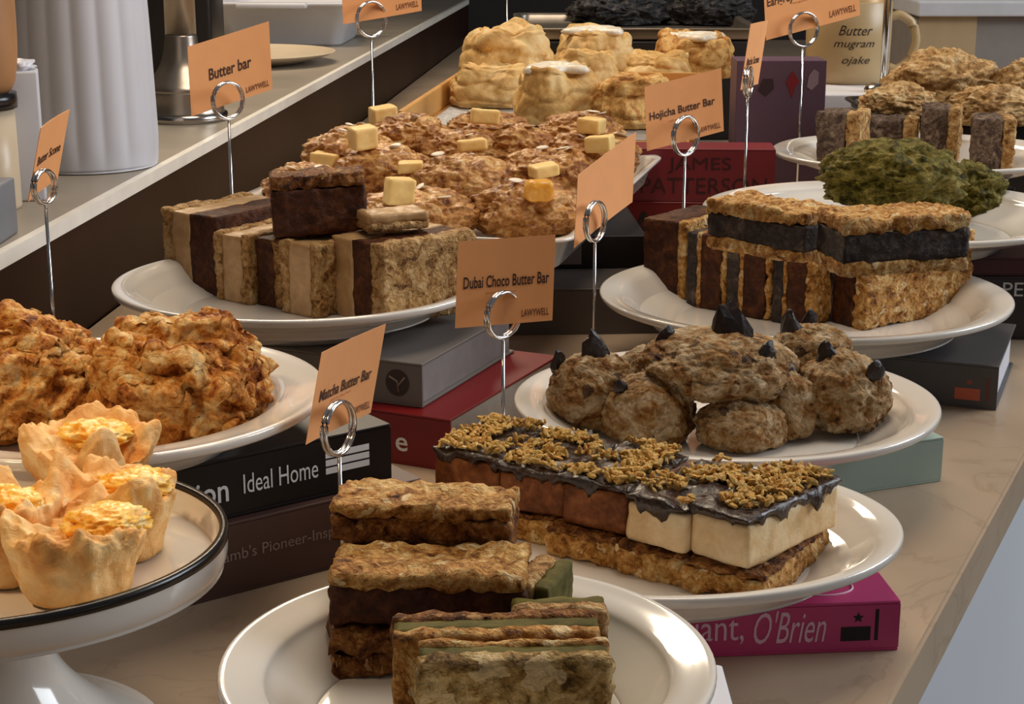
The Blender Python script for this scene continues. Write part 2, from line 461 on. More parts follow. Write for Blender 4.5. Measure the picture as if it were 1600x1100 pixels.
# stacks first give the plate heights
PL = {}
PL['front'] = plate('white plate nearest the camera holding green layered matcha bars', 731, 1031, 0.085, W(1118, 1031, .085).x - W(344, 1031, .085).x, 0.030, 0.17, squash=1.0)
PL['dubai'] = plate('white plate of chocolate and nut topped bars on the pink book', 1022, 815, 0.057, W(1407, 815, .057).x - W(638, 815, .057).x, 0.030, 0.11, well=0.70, squash=0.80)
PL['cocoa'] = plate('white plate piled with brown cocoa scones on the pale teal book', 1133, 622, 0.060, W(1463, 622, .06).x - W(803, 622, .06).x, 0.030)
PL['hojicha'] = plate('white plate of dark layered hojicha bars on the grey book', 1256, 456, 0.067, W(1575, 456, .067).x - W(937, 456, .067).x, 0.0335, 0.11, well=0.70)
PL['butter'] = plate('white plate of caramel butter bars on the grey and red books', 470, 437, 0.096, W(760, 437, .096).x - W(180, 437, .096).x, 0.030, 0.11, well=0.70)
PL['gold'] = plate('white plate of two big golden scones on the black book', 160, 612, 0.103, W(505, 608, .103).x - W(-185, 608, .103).x, 0.028, 0.2, squash=1.0)
PL['matcha'] = plate('white plate holding two green matcha scones at the right', 1392, 326, 0.100, 0.325, 0.030)
PL['earl'] = plate('white plate of upright marbled bars behind the green scones', 1440, 235, 0.100, 0.315, 0.030, squash=0.9)

# white box that carries the front plate
t = thing('white_box', 'plain white box under the front plate, one corner showing at its right', 'box', (-.085, .525, 0))
obj('body', box_bm(0, .172, 0, .118, 0, .0545, .002), M['matt_white'], t)


# ------------------------------------------------------------------ cake stand with egg breads
ec = W(-60, 838, 0.10); er = W(358, 838, .10).x - ec.x
t = thing('cake_stand', 'white footed cake stand with thin black rim line holding egg breads', 'cake stand', (ec.x, ec.y, 0))
zt = 0.082
prof = [(0, zt), (.5 * er, zt)] + smooth_prof([(.5 * er, zt), (.92 * er, zt + .0006), (.965 * er, zt + .003), (.982 * er, zt + .008), (.985 * er, zt + .0165)], 5) + \
    [(.985 * er, zt + .0168), (.955 * er, zt + .0168)] + smooth_prof([(.955 * er, zt + .0165), (.93 * er, zt + .0075), (.88 * er, zt + .0050), (.5 * er, zt + .004)], 5) + [(0, zt + .004)]
obj('dish', lathe_bm(prof, 110, None, .86), M['plate'], t)
obj('black_rim_line', lathe_bm([(.953 * er, zt + .0166), (.957 * er, zt + .0188), (.985 * er, zt + .0188), (.9885 * er, zt + .0170), (.9885 * er, zt + .0150), (.984 * er, zt + .0150), (.982 * er, zt + .0164), (.953 * er, zt + .0166)], 110, None, .86), M['black_line'], t)
obj('pedestal', lathe_bm(smooth_prof([(0.03, zt), (0.030, .06), (.038, .035), (.056, .014), (.074, .003), (.074, 0), (0, 0)], 6), 64), M['plate'], t)
EGGZ = zt + .0045


def egg_bread(label, cx, cy, wpx, z, hgt, seed, egg=(0.2, -0.2), rot=0.0):
    tt = Tz(cx, cy, z + hgt * .5); Rr = wpx * tt / FPX / 2; c = W(cx, cy, z + hgt * .5)
    t = thing('egg_bread', label, 'egg bread', (c.x, c.y, z), rot, 'egg breads on the black rimmed stand')
    S = Vector((seed * 3.3, seed * 1.7, seed))
    bm = bmesh.new(); seg = 120; rings = []
    prof = [(0, 0, 0), (.45, 0, 0), (.70, .01, 0), (.76, .06, .2), (.82, .25, .5), (.88, .45, .7), (.94, .62, .8), (.99, .76, 1), (1.0, .86, 1.3), (.97, .95, 1.8), (.88, 1.0, 2.2),
            (.78, .99, 1.9), (.66, .92, 1.5), (.54, .86, 1.3), (.40, .84, 1.1), (.22, .84, 1.0), (0, .85, 0)]
    prof2 = []
    for A, B in zip(prof, prof[1:]):
        for k in range(4): prof2.append(tuple(A[i] + (B[i] - A[i]) * k / 4 for i in range(3)))
    prof2.append(prof[-1])
    for r, zz, am in prof2:
        if r < 1e-6: rings.append([bm.verts.new((0, 0, zz * hgt))]); continue
        rg = []
        for k in range(seg):
            a = 2 * pi * k / seg; d = Vector((cos(a), sin(a), 0))
            q = Vector((d.x * r * 1.6, d.y * r * 1.6, zz * .9)) + S
            f = fbm(q, 3); f2 = 1.6 * noise.noise(Vector((d.x * 1.5, d.y * 1.5, 0)) + S * 2) + .35 * noise.noise(Vector((d.x * 2.6, d.y * 2.6, 1)) + S * 2)
            f3 = fbm(q * 4, 3)
            rr = r * Rr * (1 + .14 * f + .03 * f3 + .06 * am * f2 * (zz > .4))
            hz = zz * hgt * (1 + am * .15 * f2 * min(1, max(0, zz - .4) * 3) + .12 * am * f * (zz > .6) + .05 * f3 * (zz > .6))
            rg.append(bm.verts.new((d.x * rr, d.y * rr, hz)))
        rings.append(rg)
    for A, B in zip(rings, rings[1:]):
        for k in range(seg):
            k2 = (k + 1) % seg
            if len(A) == 1: bm.faces.new((A[0], B[k], B[k2]))
            elif len(B) == 1: bm.faces.new((A[k], B[0], A[k2]))
            else: bm.faces.new((A[k], B[k], B[k2], A[k2]))
    obj('crust', bm, M['egg_crust'], t)
    eb = lump_bm(Rr * .52, Rr * .44, hgt * .20, seed + 5, .25, 2.0, .12, 3.0, 5, .9)
    obj('baked_egg', eb, M['egg'], t, loc=(egg[0] * Rr, egg[1] * Rr, hgt * .74))
    return t


egg_bread('egg bread at the back of the black rimmed stand, mostly hidden', 142, 722, 200, EGGZ, .030, 1.3, (.1, .1))
egg_bread('egg bread cut off by the left edge of the photo', -2, 838, 190, EGGZ, .034, 2.1, (.2, -.1))
egg_bread('egg bread with orange yolk in its back half, rightmost on the stand', 180, 806, 196, EGGZ, .031, 3.7, (.35, .1))
egg_bread('egg bread at the front edge of the stand with pale yellow egg on top', 122, 866, 224, EGGZ, .031, 4.9, (.40, -.05), .3)


# ------------------------------------------------------------------ lumps placed from the photograph's outline
def lump_dims(cx, cy, wpx, hpx, zbase, dep=0.9):
    rz = 0.02
    for _ in range(8):
        z = zbase + rz * .82; tt = Tz(cx, cy, z); rx = wpx * tt / FPX / 2
        sd = abs(ray(cx, cy).normalized().z); cd = math.sqrt(1 - sd * sd)
        ry = rx * dep; H = hpx * tt / FPX / 2
        rz = math.sqrt(max((H * H - (ry * sd) ** 2), (0.35 * H) ** 2)) / cd
        rz = rz * 1.0
    c = W(cx, cy, zbase + rz * .82)
    return c, rx, ry, rz


def scone(name, label, cat, group, cx, cy, wpx, hpx, zbase, seed, mat, amp=.16, freq=1.6, ridge=.09, rfreq=2.6, dep=.9, flat=.64, sub=6, rot=0.0, boxy=1.0, fine=.02):
    c, rx, ry, rz = lump_dims(cx, cy, wpx, hpx, zbase, dep)
    rz *= 1.10; s = 0.94
    t = thing(name, label, cat, (c.x, c.y, zbase), rot, group)
    obj('crumb', lump_bm(rx * s, ry * s, rz * s, seed, amp, freq, ridge, rfreq, sub, flat, boxy, fine), mat, t)
    return t, rx, ry, rz


def chunk_bm(s, seed, tall=1.4):
    rnd = random.Random(seed); bm = bmesh.new()
    bmesh.ops.create_icosphere(bm, subdivisions=2, radius=1)
    for v in bm.verts:
        k = max(abs(v.co.x) / 1.0, abs(v.co.y) / .55, 0.01)
        taper = 1 - .55 * (v.co.z + 1) / 2
        f = 1 + .25 * fbm(v.co * 1.5 + Vector((seed, 0, 0)), 2)
        v.co = Vector((v.co.x * s * taper * f, v.co.y * s * .55 * taper * f, (v.co.z + .2) * s * tall * f))
    return bm


def on_top(t, x, y):
    """height of the crumb at local x,y"""
    o = [c for c in t.children if c.name.startswith('crumb')][0]
    best = None
    for v in o.data.vertices:
        d = (v.co.x - x) ** 2 + (v.co.y - y) ** 2
        if v.co.z > 0.01 and d < 3e-5 and (best is None or v.co.z > best): best = v.co.z
    return best if best is not None else 0.03


# two big golden scones, left
gz = PL['gold'][0].z
for lab, a_ in (('big craggy golden scone at the left edge on the upper left plate', (20, 590, 296, 205, gz, 2.2)), ('big craggy golden scone in the middle of the upper left plate', (272, 592, 292, 204, gz, 5.6))):
    cx, cy, wp, hp, zb, sd0 = a_
    c, rx, ry, rz = lump_dims(cx, cy, wp, hp, zb, .8)
    t = thing('golden_scone', lab, 'scone', (c.x, c.y, zb), 0, 'golden scones on the left plate')
    bm = lump_bm(rx * .93, ry * .93, rz * 1.02, sd0, .22, 1.7, .10, 2.4, 7, .66)
    S = Vector((sd0, sd0 * 2, 1))
    bm.normal_update()
    for v in bm.verts:                       # flaky folds
        q = v.co * 42 + S
        w_ = Vector((noise.noise(q * .6), noise.noise(q * .6 + Vector((4, 4, 4))), noise.noise(q * .6 + Vector((9, 1, 3))))) * .9
        a1 = noise.noise(q + w_); a2 = noise.noise((q + w_) * 2.1)
        v.co += v.normal * ((-.0044 * min(1, abs(a1) * 3) + .0034) + .0016 * (1 - 3 * abs(a2))) * min(1, v.co.z / .012)
    obj('crumb', bm, M['scone_gold'], t)

# cocoa scones
cz = PL['cocoa'][0].z
G = 'cocoa scones with chocolate pieces'
def cocoa(label, cx, cy, w_, h_, z, seed, chunks, **kw):
    t, rx, ry, rz = scone('cocoa_scone', label, 'scone', G, cx, cy, w_ * 1.05, h_ * 1.05, z, seed, M['scone_choc'], .13, 1.7, .045, 3.2, fine=.03, **kw)
    for i, (fx, fy, s, rot, tall) in enumerate(chunks):
        x, y = fx * rx, fy * ry
        o = obj('chocolate_piece', chunk_bm(s, seed * 10 + i, tall), M['choc_chunk'], t, smooth=False, loc=(x, y, on_top(t, x, y) - s * .45))
        o.rotation_euler = (0.15 * (i % 2), .2 * ((i % 3) - 1), rot)
    return t
cocoa('cocoa scone at the left rim with an upright chocolate shard', 928, 608, 142, 125, cz + .004, 3.1, [(.05, .0, .0125, .2, 1.3), (-.75, .0, .008, .5, 1.0)])
cocoa('cocoa scone at the left front, cracked and greyish', 1012, 640, 142, 112, cz, 4.4, [(-.6, -.35, .006, .2, .8)])
cocoa('small cocoa scone behind the left pair', 1000, 580, 75, 75, cz + .012, 6.0, [])
cocoa('cocoa scone topmost of the pile with the largest black chocolate shard', 1120, 566, 240, 112, cz + .027, 7.7, [(.18, .1, .0185, .1, 1.25), (-.62, .2, .010, .6, .9), (.55, -.5, .008, .4, .9)])
cocoa('cocoa scone at the middle front with orange brown patches', 1156, 660, 140, 88, cz, 8.8, [(-.1, .2, .008, .2, .8)])
cocoa('cocoa scone just right of the middle front one', 1228, 632, 98, 110, cz + .002, 9.4, [(.1, .1, .007, 1.0, .8)])
cocoa('cocoa scone at the right end of its plate, the broadest low one', 1318, 612, 146, 128, cz + .003, 10.7, [(-.35, .1, .010, -.5, .9), (.5, -.55, .009, .3, .8)])
cocoa('cocoa scone at the back right of its pile', 1268, 545, 130, 82, cz + .012, 12.3, [(-.5, -.1, .011, -.7, 1.2), (-.05, .3, .010, .5, 1.1)])

# matcha scones
mz = PL['matcha'][0].z
scone('matcha_scone', 'larger dull green matcha scone behind the hojicha bars', 'scone', 'green matcha scones', 1392, 272, 208, 104, mz + .020, 1.9, M['scone_green'], .2, 1.7, .13, 2.8, .75)
scone('matcha_scone', 'green matcha scone mostly hidden under the larger one', 'scone', 'green matcha scones', 1405, 296, 150, 60, mz, 6.9, M['scone_green'], .2, 1.7, .13, 2.8, .75)
scone('matcha_scone', 'smaller dull green matcha scone at the right front of its plate', 'scone', 'green matcha scones', 1508, 300, 118, 88, mz, 3.3, M['scone_green'], .2, 1.8, .13, 3.0, .85)


# ------------------------------------------------------------------ bars
def bar(name, label, cat, group, c, rot, size, axis, layers, seed, tilt=None):
    """layers: (part name, fraction, material, amp, big) along local axis; base at z=0"""
    t = thing(name, label, cat, c, rot, group, rot=(tilt[0], tilt[1], rot) if tilt else None)
    sx, sy, sz = size; tot = size[axis]; pos = -tot / 2 if axis != 2 else 0.0
    for i, (pn, fr, mat, amp, big) in enumerate(layers):
        th = tot * fr; s = [sx, sy, sz]; s[axis] = th
        off = [0, 0, sz / 2]; off[axis] = pos + th / 2
        o_ = 0.0004 if amp > .001 else -0.0002
        for a in range(3):
            if a != axis: s[a] += 2 * o_
        off[2] += o_ if axis != 2 else 0
        s[axis] += 0.0006
        obj(pn, slab_bm(s[0], s[1], s[2], 0.0018 if amp > .001 else .0010, amp, 150, seed + i * 3.1, .0022, off, big, 40), mat, t)
        pos += th
    return t


def row_at(p0, rot, k, width, L, z, jitter=0.0):
    e = Vector((cos(rot), sin(rot), 0)); n = Vector((-sin(rot), cos(rot), 0))
    q = p0 + e * (k + .5) * width + n * (L / 2 + jitter)
    return (q.x, q.y, z)


# caramel butter bars (upright on their sides, layers across)
bz = PL['butter'][0].z; rot = R(-36); G = 'caramel butter bars on one plate'
p0 = W(258, 448, bz); n_ = Vector((-sin(rot), cos(rot), 0))
LAY = [('crumb_crust', .20, M['crust_tan'], .0016, .0015), ('caramel_layer', .32, M['caramel'], .0005, .0008), ('dark_layer', .48, M['dark_cake'], .0007, .0008)]
LAY2 = [('crumb_crust', .22, M['crust_tan'], .0016, .0015), ('caramel_layer', .56, M['caramel'], .0005, .0008), ('crumb_crust', .22, M['crust_tan'], .0016, .0012)]
LAY3 = [('caramel_layer', .34, M['caramel'], .0005, .0012), ('dark_layer', .40, M['dark_cake'], .0007, .0008), ('crumb_crust', .26, M['crust_tan'], .0022, .0015)]
LAY4 = [('dark_layer', .66, M['dark_cake'], .0007, .0008), ('crumb_crust', .34, M['crust_tan'], .0016, .0012)]
e_ = Vector((cos(rot), sin(rot), 0))
def brow(label, s, wd, L, hgt, lay, seed, back=0.0, r2=None, dz=0.0):
    r_ = rot if r2 is None else r2
    q = p0 + e_ * (s + wd / 2) + n_ * (L / 2 + back)
    bar('butter_bar', label, 'cake bar', G, (q.x, q.y, bz + dz), r_, (wd, L, hgt), 0, lay, seed)
brow('caramel butter bar at the far left end of its plate, tan side outward', 0.0, .057, .088, .060, LAY, 1.0)
brow('caramel butter bar second from the left, pale end facing forward', .061, .035, .082, .050, LAY2, 2.0, -.006)
brow('caramel butter bar third from the left, dark end facing forward', .099, .025, .078, .050, LAY4, 3.0, -.001)
brow('caramel butter bar fourth from the left with crumbly tan end', .128, .036, .070, .052, LAY2, 4.0, -.007)
pa, pb = W(600, 513, bz), W(742, 484, bz); r5 = math.atan2(pb.y - pa.y, pb.x - pa.x); L5 = (pb - pa).length
q = pa + (pb - pa) * .5 + Vector((-sin(r5), cos(r5), 0)) * .030
bar('butter_bar', 'caramel butter bar at the right end, long crumbly side toward the nearest card', 'cake bar', G, (q.x, q.y, bz), r5, (L5, .060, .057), 1,
    [('crumb_crust', .22, M['crust_tan'], .0016, .0014), ('dark_layer', .36, M['dark_cake'], .0007, .0008), ('caramel_layer', .42, M['caramel'], .0006, .0012)], 5.0)
q = W(503, 362, bz + .055)
bar('butter_bar', 'dark brown block lying across the top of the caramel bars', 'cake bar', G, (q.x - .002, q.y + .010, bz + .0545), R(8), (.066, .046, .042), 2,
    [('dark_layer', .76, M['dark_cake'], .0012, .0015), ('crumb_crust', .24, M['crust_brown'], .002, .002)], 6.0, (R(-4), R(-3)))
q = W(612, 372, bz + .055)
bar('butter_bar', 'small pale caramel offcut beside the dark block on top', 'cake bar', G, (q.x, q.y + .012, bz + .0605), R(25), (.045, .028, .012), 2,
    [('crumb_crust', .5, M['crust_tan'], .0014, .001), ('caramel_layer', .5, M['caramel'], .0008, .001)], 7.0)

# hojicha bars
hz = PL['hojicha'][0].z; rot = R(-38); G = 'hojicha butter bars on one plate'
p0 = W(1000, 466, hz); e_ = Vector((cos(rot), sin(rot), 0)); n_ = Vector((-sin(rot), cos(rot), 0))
HB = [('dark_layer', .80, M['dark_cake'], .0007, .0008), ('pale_crust', .20, M['crust_gold'], .0012, .001)]
HC = [('sesame_layer', .26, M['sesame'], .0006, .0008), ('pale_crust', .10, M['crust_gold'], .0012, .001), ('dark_layer', .50, M['dark_cake'], .0007, .0008), ('crumb_crust', .14, M['crust_gold'], .0022, .0018)]
HD = [('sesame_layer', .30, M['sesame'], .0006, .0008), ('dark_layer', .44, M['dark_cake'], .0007, .0008), ('crumb_crust', .26, M['crust_gold'], .0024, .0016)]
def hrow(label, s, wd, L, hgt, lay, seed, back=0.0, r2=None, dz=0):
    q = p0 + e_ * (s + wd / 2) + n_ * (L / 2 + back)
    bar('hojicha_bar', label, 'cake bar', G, (q.x, q.y, hz + dz), rot if r2 is None else r2, (wd, L, hgt), 0, lay, seed)
hrow('hojicha bar at the far left end of its plate with dark front', 0, .041, .080, .064, HB, 11.0, 0.004, None, .003)
hrow('hojicha bar second from the left standing on its side', .044, .037, .085, .061, HC, 12.0)
hrow('hojicha bar third from the left standing on its side', .084, .039, .080, .060, HC, 13.0, -.003)
hrow('hojicha bar fourth from the left, half covered by the broad right one', .125, .034, .045, .059, HC, 13.6, -.004)
pa, pb = W(1350, 517, hz), W(1514, 485, hz); r5 = math.atan2(pb.y - pa.y, pb.x - pa.x); L5 = (pb - pa).length
q = pa + (pb - pa) * .5 + Vector((-sin(r5), cos(r5), 0)) * .025
bar('hojicha_bar', 'hojicha bar at the right end, broad golden crumb side facing right', 'cake bar', G, (q.x, q.y, hz), r5, (L5, .050, .064), 1,
    [('crumb_crust', .26, M['crust_gold'], .0022, .0016), ('dark_layer', .44, M['dark_cake'], .0007, .0008), ('sesame_layer', .30, M['sesame'], .0006, .0008)], 14.0)
FL = [('crumb_crust', .24, M['crust_gold'], .0016, .001), ('sesame_layer', .50, M['sesame'], .0010, .0010), ('top_crust', .26, M['crust_gold'], .0026, .0022)]
zt_ = hz + .0685
q = W(1222, 368, zt_ + .014)
bar('hojicha_bar', 'hojicha bar lying flat on top of the row, at the left', 'cake bar', G, (q.x - .004, q.y + .012, zt_), R(-46), (.088, .046, .036), 2, FL, 15.0)
q = W(1390, 392, zt_ + .014)
bar('hojicha_bar', 'hojicha bar lying flat on top of the row, at the right with black filling', 'cake bar', G, (q.x + .004, q.y + .012, zt_), R(14), (.094, .046, .040), 2, FL, 16.0)

# earl grey bars
z_ = PL['earl'][0].z; G = 'upright marbled bars on the far right plate'
EG = [('marbled_layer', .70, M['marble'], .0016, .0022), ('crumb_crust', .30, M['crust_tan'], .0016, .0016)]
for lab, cx, cy, wpx, hh, r_, lay in [
        ('marbled grey bar leftmost on the far right plate', 1318, 268, 74, .058, R(-25), EG),
        ('marbled grey bar second from the left, lying low behind the green scone', 1398, 250, 84, .040, R(-15), EG),
        ('marbled grey bar third from the left with pale right side', 1472, 258, 66, .058, R(-18), EG),
        ('marbled grey bar rightmost on the far right plate', 1552, 272, 70, .054, R(-12), EG)]:
    c = W(cx, cy - 8, z_); wd = wpx * .9 * Tz(cx, cy, z_) / FPX
    bar('marbled_bar', lab, 'cake bar', G, (c.x, c.y + .012, z_), r_, (wd, .05, hh), 0, lay, cx * .1)

# matcha bars on the front plate
fz = PL['front'][0].z; G = 'matcha butter bars on the front plate'
BR = [('brown_base', .66, M['crust_brown'], .0014, .0014), ('top_crust', .34, M['crust_gold'], .0022, .0018)]
MID = [('brown_base', .74, M['dark_cake'], .0014, .0012), ('top_crust', .26, M['crust_gold'], .0022, .0018)]
LOW = [('brown_base', .55, M['crust_brown'], .0020, .0022), ('top_crust', .45, M['crust_brown'], .0024, .002)]
GR = [('front_crust', .40, M['crust_nut'], .0018, .0012), ('matcha_layer', .38, M['matcha'], .0005, .0005), ('back_crust', .22, M['crust_gold'], .0012, .0008)]
bar('matcha_bar', 'brown crusted bar under the middle bar on the front plate', 'cake bar', G, (-.0400, .6270, fz), R(2), (.064, .032, .0200), 2, LOW, 21.0)
bar('matcha_bar', 'brown crusted bar under the rear bar on the front plate', 'cake bar', G, (-.0360, .6650, fz + .0225), R(1), (.060, .024, .0165), 2, LOW, 21.5)
bar('matcha_bar', 'brown crumb topped bar in the middle of the front plate, resting on another', 'cake bar', G, (-.0325, .6290, fz + .0215), R(-3), (.077, .034, .0215), 2, MID, 22.0)
bar('matcha_bar', 'brown bar with greyish right end, furthest back on the front plate', 'cake bar', G, (-.0358, .6655, fz + .0400), R(-7), (.075, .030, .0175), 2, BR, 23.0)
bar('matcha_bar', 'green layered bar standing at the very front of the front plate', 'cake bar', G, (.0005, .5580, fz), R(2), (.068, .020, .0365), 1, GR, 24.0)
bar('matcha_bar', 'green layered bar standing right behind the frontmost bar', 'cake bar', G, (-.0060, .5815, fz), R(3), (.076, .021, .0370), 1,
    [('front_crust', .30, M['crust_gold'], .0012, .0008), ('matcha_layer', .40, M['matcha'], .0005, .0005), ('back_crust', .30, M['crust_brown'], .0016, .001)], 25.0)
bar('matcha_bar', 'short green flecked bar between the two green front bars and the brown middle bar', 'cake bar', G, (.0180, .6010, fz), R(3), (.036, .014, .0365), 1,
    [('front_crust', .5, M['crust_tan'], .0016, .001), ('matcha_layer', .5, M['matcha'], .0008, .0006)], 27.0)
bar('matcha_bar', 'greenish bar end poking up right of the middle brown bar', 'cake bar', G, (.0125, .6300, fz), R(70), (.032, .015, .0380), 1,
    [('matcha_layer', .42, M['matcha'], .0006, .0006), ('pale_crust', .58, M['crust_tan'], .0014, .001)], 26.0)
# Dubai bars
dz = PL['dubai'][0].z; rot = R(-30); G = 'chocolate nut bars on one plate'
e_ = Vector((cos(rot), sin(rot), 0)); n_ = Vector((-sin(rot), cos(rot), 0))
p0 = W(676, 762, dz + .02)


def choc_top_bm(sx, sy, z, seed):
    """poured chocolate sheet with a ragged edge and short drips"""
    bm = slab_bm(sx + .0028, sy + .0028, .0052, .0022, .0016, 120, seed, .0018, (0, 0, z + .0014), .0022, 60)
    for v in bm.verts:
        ex = max(abs(v.co.x) - sx / 2, abs(v.co.y) - sy / 2)
        if ex > -0.0006 and v.co.z < z + .002:
            dr = noise.noise(Vector((v.co.x * 120, v.co.y * 120, seed))) + .5 * noise.noise(Vector((v.co.x * 260, v.co.y * 260, seed)))
            v.co.z -= max(-.1, dr - .15) * .013
    return bm


def nuts_bm(sx, sy, z, seed, n=380):
    rnd = random.Random(seed); bm = bmesh.new()
    for i in range(n):
        x = rnd.uniform(-.47, .47) * sx; y = rnd.uniform(-.47, .47) * sy
        if noise.noise(Vector((x * 45, y * 60, seed))) < -.10: continue
        s = rnd.uniform(.0010, .0022); r_ = Matrix.Rotation(rnd.uniform(0, 6.3), 4, Vector((rnd.uniform(-1, 1), rnd.uniform(-1, 1), rnd.uniform(-1, 1))).normalized())
        m = Matrix.Translation((x, y, z + rnd.uniform(-.0005, .0024))) @ r_ @ Matrix.Diagonal((s * 1.9, s, s * .6, 1))
        bmesh.ops.create_icosphere(bm, subdivisions=1, radius=1, matrix=m)
    return bm


def dubai(label, s, wd, L, hgt, mat, seed, back, dz_, rr=None):
    q = p0 + e_ * (s + wd / 2) + n_ * (L / 2 + back)
    t = thing('chocolate_bar', label, 'cake bar', (q.x, q.y, dz + dz_), rot if rr is None else rr, G)
    obj('cream_block', slab_bm(wd, L, hgt, .0022, .0006, 120, seed, .0022, (0, 0, hgt / 2), .001, 40), mat, t)
    obj('chocolate_coating', choc_top_bm(wd, L, hgt, seed), M['choc'], t)
    o = obj('chopped_nut_topping', nuts_bm(wd, L, hgt + .0055, seed), M['nuts'], t, smooth=False); o['kind'] = 'stuff'
WD = .0385
dubai('chocolate nut bar at the far left end of its plate', -.002, .039, .060, .0215, M['cake_brown'], 1.0, .004, .0165, R(-27))
dubai('chocolate nut bar second from the left', .040, .039, .062, .0205, M['cake_brown'], 2.0, .000, .0165, R(-28))
dubai('chocolate nut bar in the middle of the row, brown end facing forward', .082, .038, .066, .0215, M['cake_brown'], 3.0, -.004, .0165, R(-33))
dubai('chocolate nut bar with cream front end, second from the right', .1235, .035, .070, .0205, M['cream'], 4.0, -.011, .0165, R(-38))
dubai('chocolate nut bar at the right end with cream sides and a chocolate drip', .1620, .034, .080, .0225, M['cream'], 5.0, -.014, .0165, R(-42))
for i, (lab, s, wd, L, bk) in enumerate([
        ('golden crust bar under the left chocolate nut bars', .002, .072, .060, .000),
        ('golden crust bar under the middle chocolate nut bar', .075, .040, .066, -.010),
        ('golden crust bar under the cream fronted nut bar', .117, .036, .072, -.013),
        ('golden crust bar under the rightmost chocolate nut bar', .155, .042, .088, -.017)]):
    q = p0 + e_ * (s + wd / 2) + n_ * (L / 2 + bk)
    bar('crust_bar', lab, 'cake bar', (q.x, q.y, dz) and 'golden crust bars under the chocolate bars', (q.x, q.y, dz), rot, (wd, L, .0158), 2,
        [('baked_crust', .80, M['crust_gold'], .0026, .0024), ('nutty_filling', .20, M['crust_brown'], .002, .001)], 31 + i)


# ------------------------------------------------------------------ enamel tray with butter scones
TZ = 0.070; trim = .100
FR = W(890, 378, trim); BRr = W(1040, 240, trim)
sd = (BRr - FR); tl = sd.length; sd.normalize(); fd = Vector((sd.y, -sd.x, 0))   # fd points right
tw = 0.335
org = FR - fd * tw; ang = math.atan2(fd.y, fd.x)


def tray_bm(wd, ln, h, flare, thick, lip, rc=.03):
    """open rectangular tray with rounded corners: local x 0..wd, y 0..ln"""
    def rect(ins, z, rad):
        pts = []
        x0, x1, y0, y1 = ins, wd - ins, ins, ln - ins
        for cx, cy, a0 in ((x1 - rad, y1 - rad, 0), (x0 + rad, y1 - rad, 90), (x0 + rad, y0 + rad, 180), (x1 - rad, y0 + rad, 270)):
            for k in range(7):
                a = R(a0 + 15 * k); pts.append((cx + rad * cos(a), cy + rad * sin(a), z))
        return pts
    loops = [rect(flare + .004, 0, rc * .7), rect(flare, .003, rc * .75), rect(.004 + lip, h - .004, rc), rect(.0005, h - .003, rc), rect(0, h - .001, rc), rect(.001, h, rc),
             rect(lip + .004, h - .001, rc), rect(lip + .006, h - .004, rc), rect(flare + thick, .003 + thick, rc * .7), rect(flare + thick + .004, thick, rc * .65)]
    bm = bmesh.new(); L = [[bm.verts.new(p) for p in lp] for lp in loops]; n = len(L[0])
    for A, B in zip(L, L[1:]):
        for k in range(n): bm.faces.new((A[k], A[(k + 1) % n], B[(k + 1) % n], B[k]))
    bm.faces.new(L[0][::-1]); bm.faces.new(L[-1])
    return bm


t = thing('enamel_tray', 'white enamel tray full of butter topped scones', 'tray', (org.x, org.y, TZ), ang)
obj('pan', tray_bm(tw, tl, trim - TZ, .016, .003, .004), M['plate'], t)
sz = TZ + .0035; G = 'butter scones on the white tray'; GB = 'butter cubes on the scones'
SC = [  # label, cx, cy, w, h, seed
    ('butter scone at the front of the white tray, left of the front pair', 655, 335, 165, 78, 1.0),
    ('butter scone at the front right of the white tray, topped with melting butter', 822, 328, 158, 82, 2.0),
    ('butter scone at the front left of the white tray behind the dark block', 478, 300, 128, 84, 3.0),
    ('butter scone in the second row with flat yellow butter, left of centre', 600, 268, 140, 78, 4.0),
    ('butter scone in the second row at the centre of the white tray', 722, 282, 140, 78, 5.0),
    ('butter scone in the second row at the right with a butter slab', 862, 270, 138, 76, 6.0),
    ('butter scone in the third row, at the left wall of the tray', 545, 238, 130, 74, 7.0),
    ('butter scone in the third row with a long butter slice', 722, 236, 120, 66, 8.0),
    ('butter scone in the third row with white almond flakes, no butter', 806, 232, 112, 70, 9.0),
    ('butter scone in the third row at the right wall of the tray', 928, 240, 128, 72, 10.0),
    ('butter scone in the back row at the left under a butter cube', 640, 212, 110, 62, 11.0),
    ('butter scone in the back row at the middle under a butter cube', 760, 204, 120, 56, 12.0),
    ('butter scone in the back row at the right, partly behind others', 905, 208, 118, 58, 13.0)]
scones = []
rnd = random.Random(4)
for lab, cx, cy, w_, h_, sd_ in SC:
    zb_ = sz + (.034 if sd_ > 10 else .020 if sd_ > 6 else .006 if sd_ > 3 else 0)
    t, rx, ry, rz = scone('butter_scone', lab, 'scone', G, cx, cy, w_ * 1.12, h_ * 1.06, zb_, sd_ + .37, M['scone_butter'], .15, 1.8, .10, 2.8, .82)
    scones.append(t)
    for k in range(3 if sd_ not in (8, 12) else 2):
        a = rnd.uniform(0, 6.3); rr = rnd.uniform(.15, .6); x, y = cos(a) * rr * rx, sin(a) * rr * ry - .2 * ry
        s = rnd.uniform(.005, .009)
        bm = lathe_bm([(0, 0), (s * .7, .0), (s, .0006), (s * .7, .0013), (0, .0014)], 14, None, .6)
        o = obj('almond_flake', bm, M['almond'], t, loc=(x, y, on_top(t, x, y) - .0005)); o.rotation_euler = (rnd.uniform(-.4, .4), rnd.uniform(-.4, .4), rnd.uniform(0, 3))
